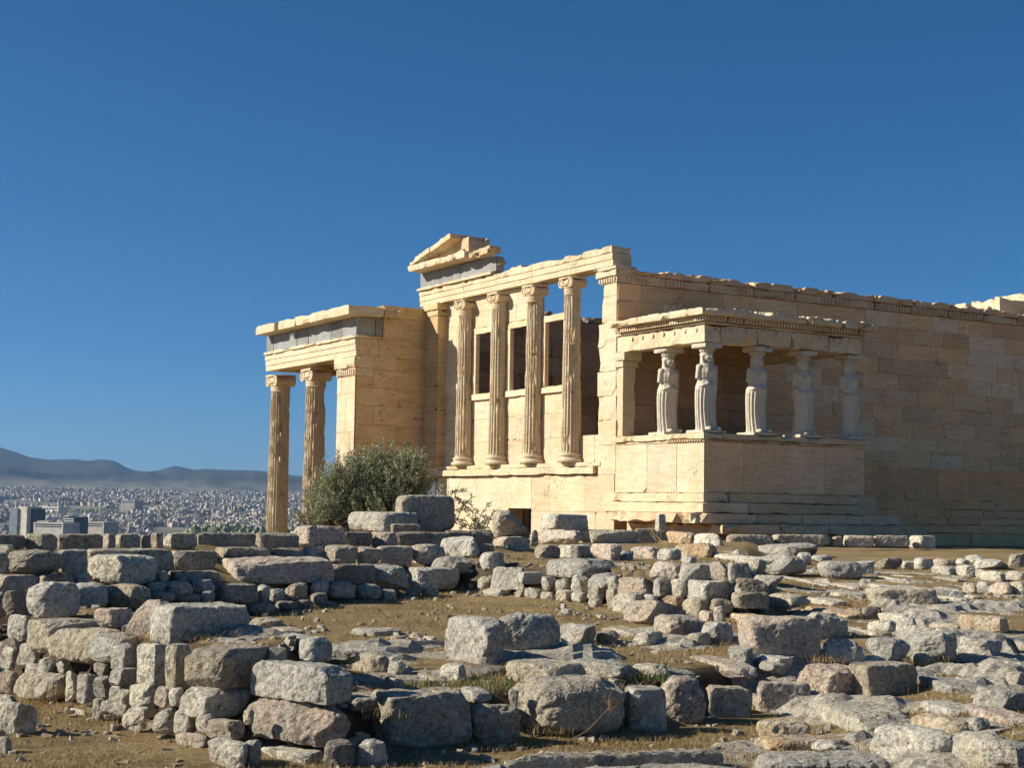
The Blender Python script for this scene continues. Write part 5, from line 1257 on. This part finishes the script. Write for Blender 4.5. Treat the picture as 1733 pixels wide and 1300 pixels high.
def blades(name, label, mat, pts, hmin, hmax, wid, seed, lean=0.8):
    rg = np.random.default_rng(seed); n = len(pts)
    P = np.array(pts); an = rg.uniform(0, 2*np.pi, n); h = rg.uniform(hmin, hmax, n); l = h*rg.uniform(0.2, lean, n)
    d = np.stack([np.cos(an), np.sin(an), np.zeros(n)], 1); a2 = rg.uniform(0, 2*np.pi, n); s = np.stack([np.cos(a2), np.sin(a2), np.zeros(n)], 1)*wid
    mid = P+d*(l*0.35)[:, None]+np.array([0, 0, 1])*(h*0.62)[:, None]; tip = P+d*l[:, None]+np.array([0, 0, 1])*(h*0.95)[:, None]
    V = np.concatenate([P-s, P+s, mid+s*0.7, mid-s*0.7, tip], 0); i = np.arange(n)
    fs = np.concatenate([np.stack([i, i+n, i+2*n, i+3*n], 1)], 0).tolist()+np.stack([i+3*n, i+2*n, i+4*n], 1).tolist()
    me = bpy.data.meshes.new(name); me.from_pydata(V.tolist(), [], fs); me.update()
    g = rg.uniform(0.6, 1.35, n); t = np.concatenate([np.repeat(g, 4), np.repeat(g, 3)])
    at = me.attributes.new('tint', 'FLOAT_COLOR', 'CORNER'); c = np.ones((len(t), 4), np.float32); c[:, :3] = t[:, None]; at.data.foreach_set('color', c.ravel())
    me.materials.append(mat); o = bpy.data.objects.new(name, me); C.objects.link(o); return tag(o, label, 'grass', None, 'stuff')
def grass_points(n, seed):
    rg = np.random.default_rng(seed); out = []
    v = 9.3+(rg.random(n*4)**1.5)*22; u = rg.uniform(-0.37, 0.38, n*4)*v
    h = ghm(u, v); s0 = np.abs(ghm(u+.08, v)-h)+np.abs(ghm(u, v+.08)-h)
    keep = s0 < 0.05
    cl = np.array([mn.noise(Vector((a*1.3, b*1.3, 3.3)))+0.5*mn.noise(Vector((a*5, b*5, 1))) for a, b in zip(u, v)])
    keep &= rg.random(n*4) < np.clip(0.45+cl*1.1, 0.05, 1)
    x, y = uv2w(u, v); P = np.stack([x, y, h-0.005], 1)[keep]
    return P[:n]
blades('dry_grass', 'short dry yellow brown grass over the open ground', M['drygrass'], grass_points(110000, 3), 0.012, 0.055, 0.0024, 5, 1.6)
def tufts(spots, n, r, seed):
    rg = np.random.default_rng(seed); out = []
    for x, y in spots:
        p, t = ground_hit(x, y)
        for _ in range(n):
            q = rg.normal(0, r, 2); out.append((p[0]+q[0], p[1]+q[1], p[2]-0.01))
    return out
blades('dry_tufts', 'taller straw coloured tufts at the feet of the stones', M['drygrass'], tufts([(70, 1190), (110, 1172), (620, 1150), (650, 1215), (770, 1215), (810, 1240), (800, 1170), (840, 1150), (925, 1240), (1060, 1210), (1070, 1170), (700, 1130), (1290, 1080), (1330, 1100), (1560, 1130), (1590, 1110), (1480, 1280), (1520, 1270), (1540, 1170), (1600, 1150), (1400, 1120), (650, 1170), (900, 1040), (960, 1050), (1000, 1000), (930, 1000), (1690, 1200), (1180, 1110), (1230, 1095), (380, 1080), (240, 1080)], 110, 0.09, 6), 0.025, 0.10, 0.002, 7, 1.1)
blades('green_weeds', 'low green weeds growing beside the middle blocks', M['green'], tufts([(850, 1168), (870, 1162), (790, 1163), (830, 1150), (1095, 1150), (1075, 1145), (1110, 1152), (1120, 1140), (720, 1165), (1330, 925), (880, 950), (1580, 1120)], 55, 0.09, 9), 0.03, 0.10, 0.006, 10, 0.9)

def tube(mb, pts, r0, r1, n=6):
    pts = [Vector(p) for p in pts]; m = len(pts); vs = []; fs = []
    for i, p in enumerate(pts):
        d = (pts[min(i+1, m-1)]-pts[max(i-1, 0)]); q = d.to_track_quat('Z', 'Y'); r = r0+(r1-r0)*i/(m-1)
        for k in range(n): vs.append(tuple(p+q @ Vector((r*math.cos(6.2832*k/n), r*math.sin(6.2832*k/n), 0))))
    for i in range(m-1):
        for k in range(n): fs.append((i*n+k, i*n+(k+1) % n, (i+1)*n+(k+1) % n, (i+1)*n+k))
    mb.add(vs, fs)
def olive(name, label, cat, base, twigs, leaf, seed, limbs, per=26):
    """twigs: list of (start, end); leaves sit along each twig"""
    rg = np.random.default_rng(seed)
    t = thing(name, label, cat, base, world_children=True)
    mb = MB()
    for pts, r0, r1 in limbs: tube(mb, pts, r0, r1)
    for a, b in twigs: tube(mb, [a, (np.array(a)+np.array(b))/2+rg.normal(0, .03, 3), b], 0.008, 0.003, 4)
    mb.build('trunk', M['bark'], t)
    vs = []; fs = []; ts = []
    for a, b in twigs:
        a = np.array(a); b = np.array(b); d = b-a; L = np.linalg.norm(d); d = d/L; sh = rg.uniform(0.55, 1.35)
        for k in range(per):
            p = a+d*L*rg.uniform(0.1, 1.05)+rg.normal(0, .012, 3)
            w = rg.normal(0, 1, 3); w -= d*(w@d); w /= np.linalg.norm(w); l = d*rg.uniform(.3, 1)+w*rg.uniform(.4, 1); l /= np.linalg.norm(l)
            s = np.cross(l, rg.normal(0, 1, 3)); s /= np.linalg.norm(s); ln = leaf*rg.uniform(.7, 1.3); wd_ = ln*0.13; k0 = len(vs)
            vs += [tuple(p), tuple(p+l*ln*.5+s*wd_), tuple(p+l*ln), tuple(p+l*ln*.5-s*wd_)]; fs.append((k0, k0+1, k0+2, k0+3))
            g = sh*rg.uniform(.75, 1.25); ts.append((g, g, g*rg.uniform(.85, 1.15)))
    mb = MB(); mb.add(vs, fs, ts); mb.build('crown', M['olive'], t)
def olive_tree():
    rg = np.random.default_rng(21); d = 41.0
    c = np.array([0, 0, EYE])+ray(625, 900)*d; c[2] = -1.05
    top = lambda x, y: np.array([0, 0, EYE])+ray(x, y)*d
    # outline of the crown as lobes: centre in the picture, radius in metres
    lobes = [(600, 808, .5), (585, 825, .7), (560, 845, .7), (542, 868, .5), (640, 806, .55), (655, 815, .6), (692, 800, .42), (700, 812, .5), (685, 830, .9), (630, 840, 1.1), (580, 870, .8), (625, 880, .8), (690, 865, .75), (705, 838, .42), (530, 880, .45), (545, 895, .5), (590, 900, .6), (640, 905, .7), (685, 895, .55), (605, 850, .8), (660, 865, .8), (606, 788, .3), (650, 784, .28), (698, 782, .27), (530, 848, .25), (560, 808, .3), (718, 862, .25)]
    tw = []; limbs = []
    for x, y, r in lobes:
        x = 620+(x-620)*0.9; y = 895+(y-895)*0.95; r *= 0.93
        lc = top(x, y); dep = rg.uniform(-.5, .5)*1.3; off = np.array([_w[0], _w[1], 0])*dep; lc = lc+off
        mid = (lc+c)/2+rg.normal(0, .15, 3); limbs.append(([tuple(c), tuple(mid), tuple(lc)], .09, .02))
        n = int(150*r*r+34)
        for _ in range(n):
            q = rg.normal(0, 1, 3); q /= np.linalg.norm(q); rad = r*rg.uniform(.35, 1.0)**.6
            e = lc+q*rad; up = np.array([0, 0, 1.0])*rg.uniform(.12, .5)+q*rg.uniform(.1, .42)+rg.normal(0, .08, 3)
            tw.append((tuple(e-up*.4), tuple(e+up*.75)))
    olive('olive_tree', 'bushy grey green olive tree growing between the terrace wall and the north porch', 'tree', tuple(c), tw, 0.078, 4, limbs, 34)
olive_tree()
def sapling(name, label, stems, d, seed):
    rg = np.random.default_rng(seed); top = lambda x, y: np.array([0, 0, EYE])+ray(x, y)*d
    tw = []; limbs = []; b0 = top(*stems[0][0]); b0[2] = 0.6
    for (x0, y0), (x1, y1), n in stems:
        a = top(x0, y0); b = top(x1, y1); limbs.append(([tuple(a), tuple((a+b)/2+rg.normal(0, .05, 3)), tuple(b)], .015, .006))
        for k in range(n):
            p = a+(b-a)*rg.uniform(.25, 1.0); q = rg.normal(0, 1, 3)*np.array([.22, .22, .16])+(b-a)*0.12; tw.append((tuple(p), tuple(p+q)))
    olive(name, label, 'shrub', tuple(b0), tw, 0.085, seed, limbs, 34)
sapling('olive_sapling', 'thin olive sapling with sparse leaves beside the dark squared block', [((752, 900), (776, 822), 12), ((752, 900), (742, 830), 6), ((755, 900), (785, 850), 7)], 31.0, 5)
sapling('shrub', 'sparse low olive shoots against the sunlit podium', [((800, 902), (815, 868), 7), ((798, 902), (788, 880), 5), ((815, 905), (836, 862), 4)], 31.0, 6)
mb = MB()   # a dry stem leaning over the footing course
a = np.array([0, 0, EYE])+ray(1098, 894)*33; b = np.array([0, 0, EYE])+ray(1122, 930)*31
for k in range(6): tube(mb, [tuple(a+np.array([.03*k, 0, 0])), tuple((a+b)/2+np.array([rnd.uniform(-.15, .15), 0, rnd.uniform(.02, .2)])), tuple(b+np.array([rnd.uniform(-.15, .2), 0, rnd.uniform(-.05, .1)]))], rnd.uniform(.004, .009), .003, 5)
o = mb.build('withered_plant', M['drygrass']); tag(o, 'pale dry stems drooping over the footing course before the porch', 'plant')
mb = MB()
a = np.array([0, 0, EYE])+ray(962, 1256)*10.6; b = np.array([0, 0, EYE])+ray(1030, 1200)*10.75
tube(mb, [tuple(a), tuple((a*.6+b*.4)+np.array([.02, 0, -.02])), tuple(b)], .005, .002, 5)
rg = np.random.default_rng(2)
for k in range(26): tube(mb, [tuple(b), tuple(b+rg.normal(0, .03, 3)+np.array([.02, 0, .02])), tuple(b+rg.normal(0, .05, 3)+np.array([.05, 0, .04]))], .0016, .0008, 3)
o = mb.build('dry_weed', M['drygrass']); tag(o, 'single dry weed stalk leaning before the foreground row', 'plant')
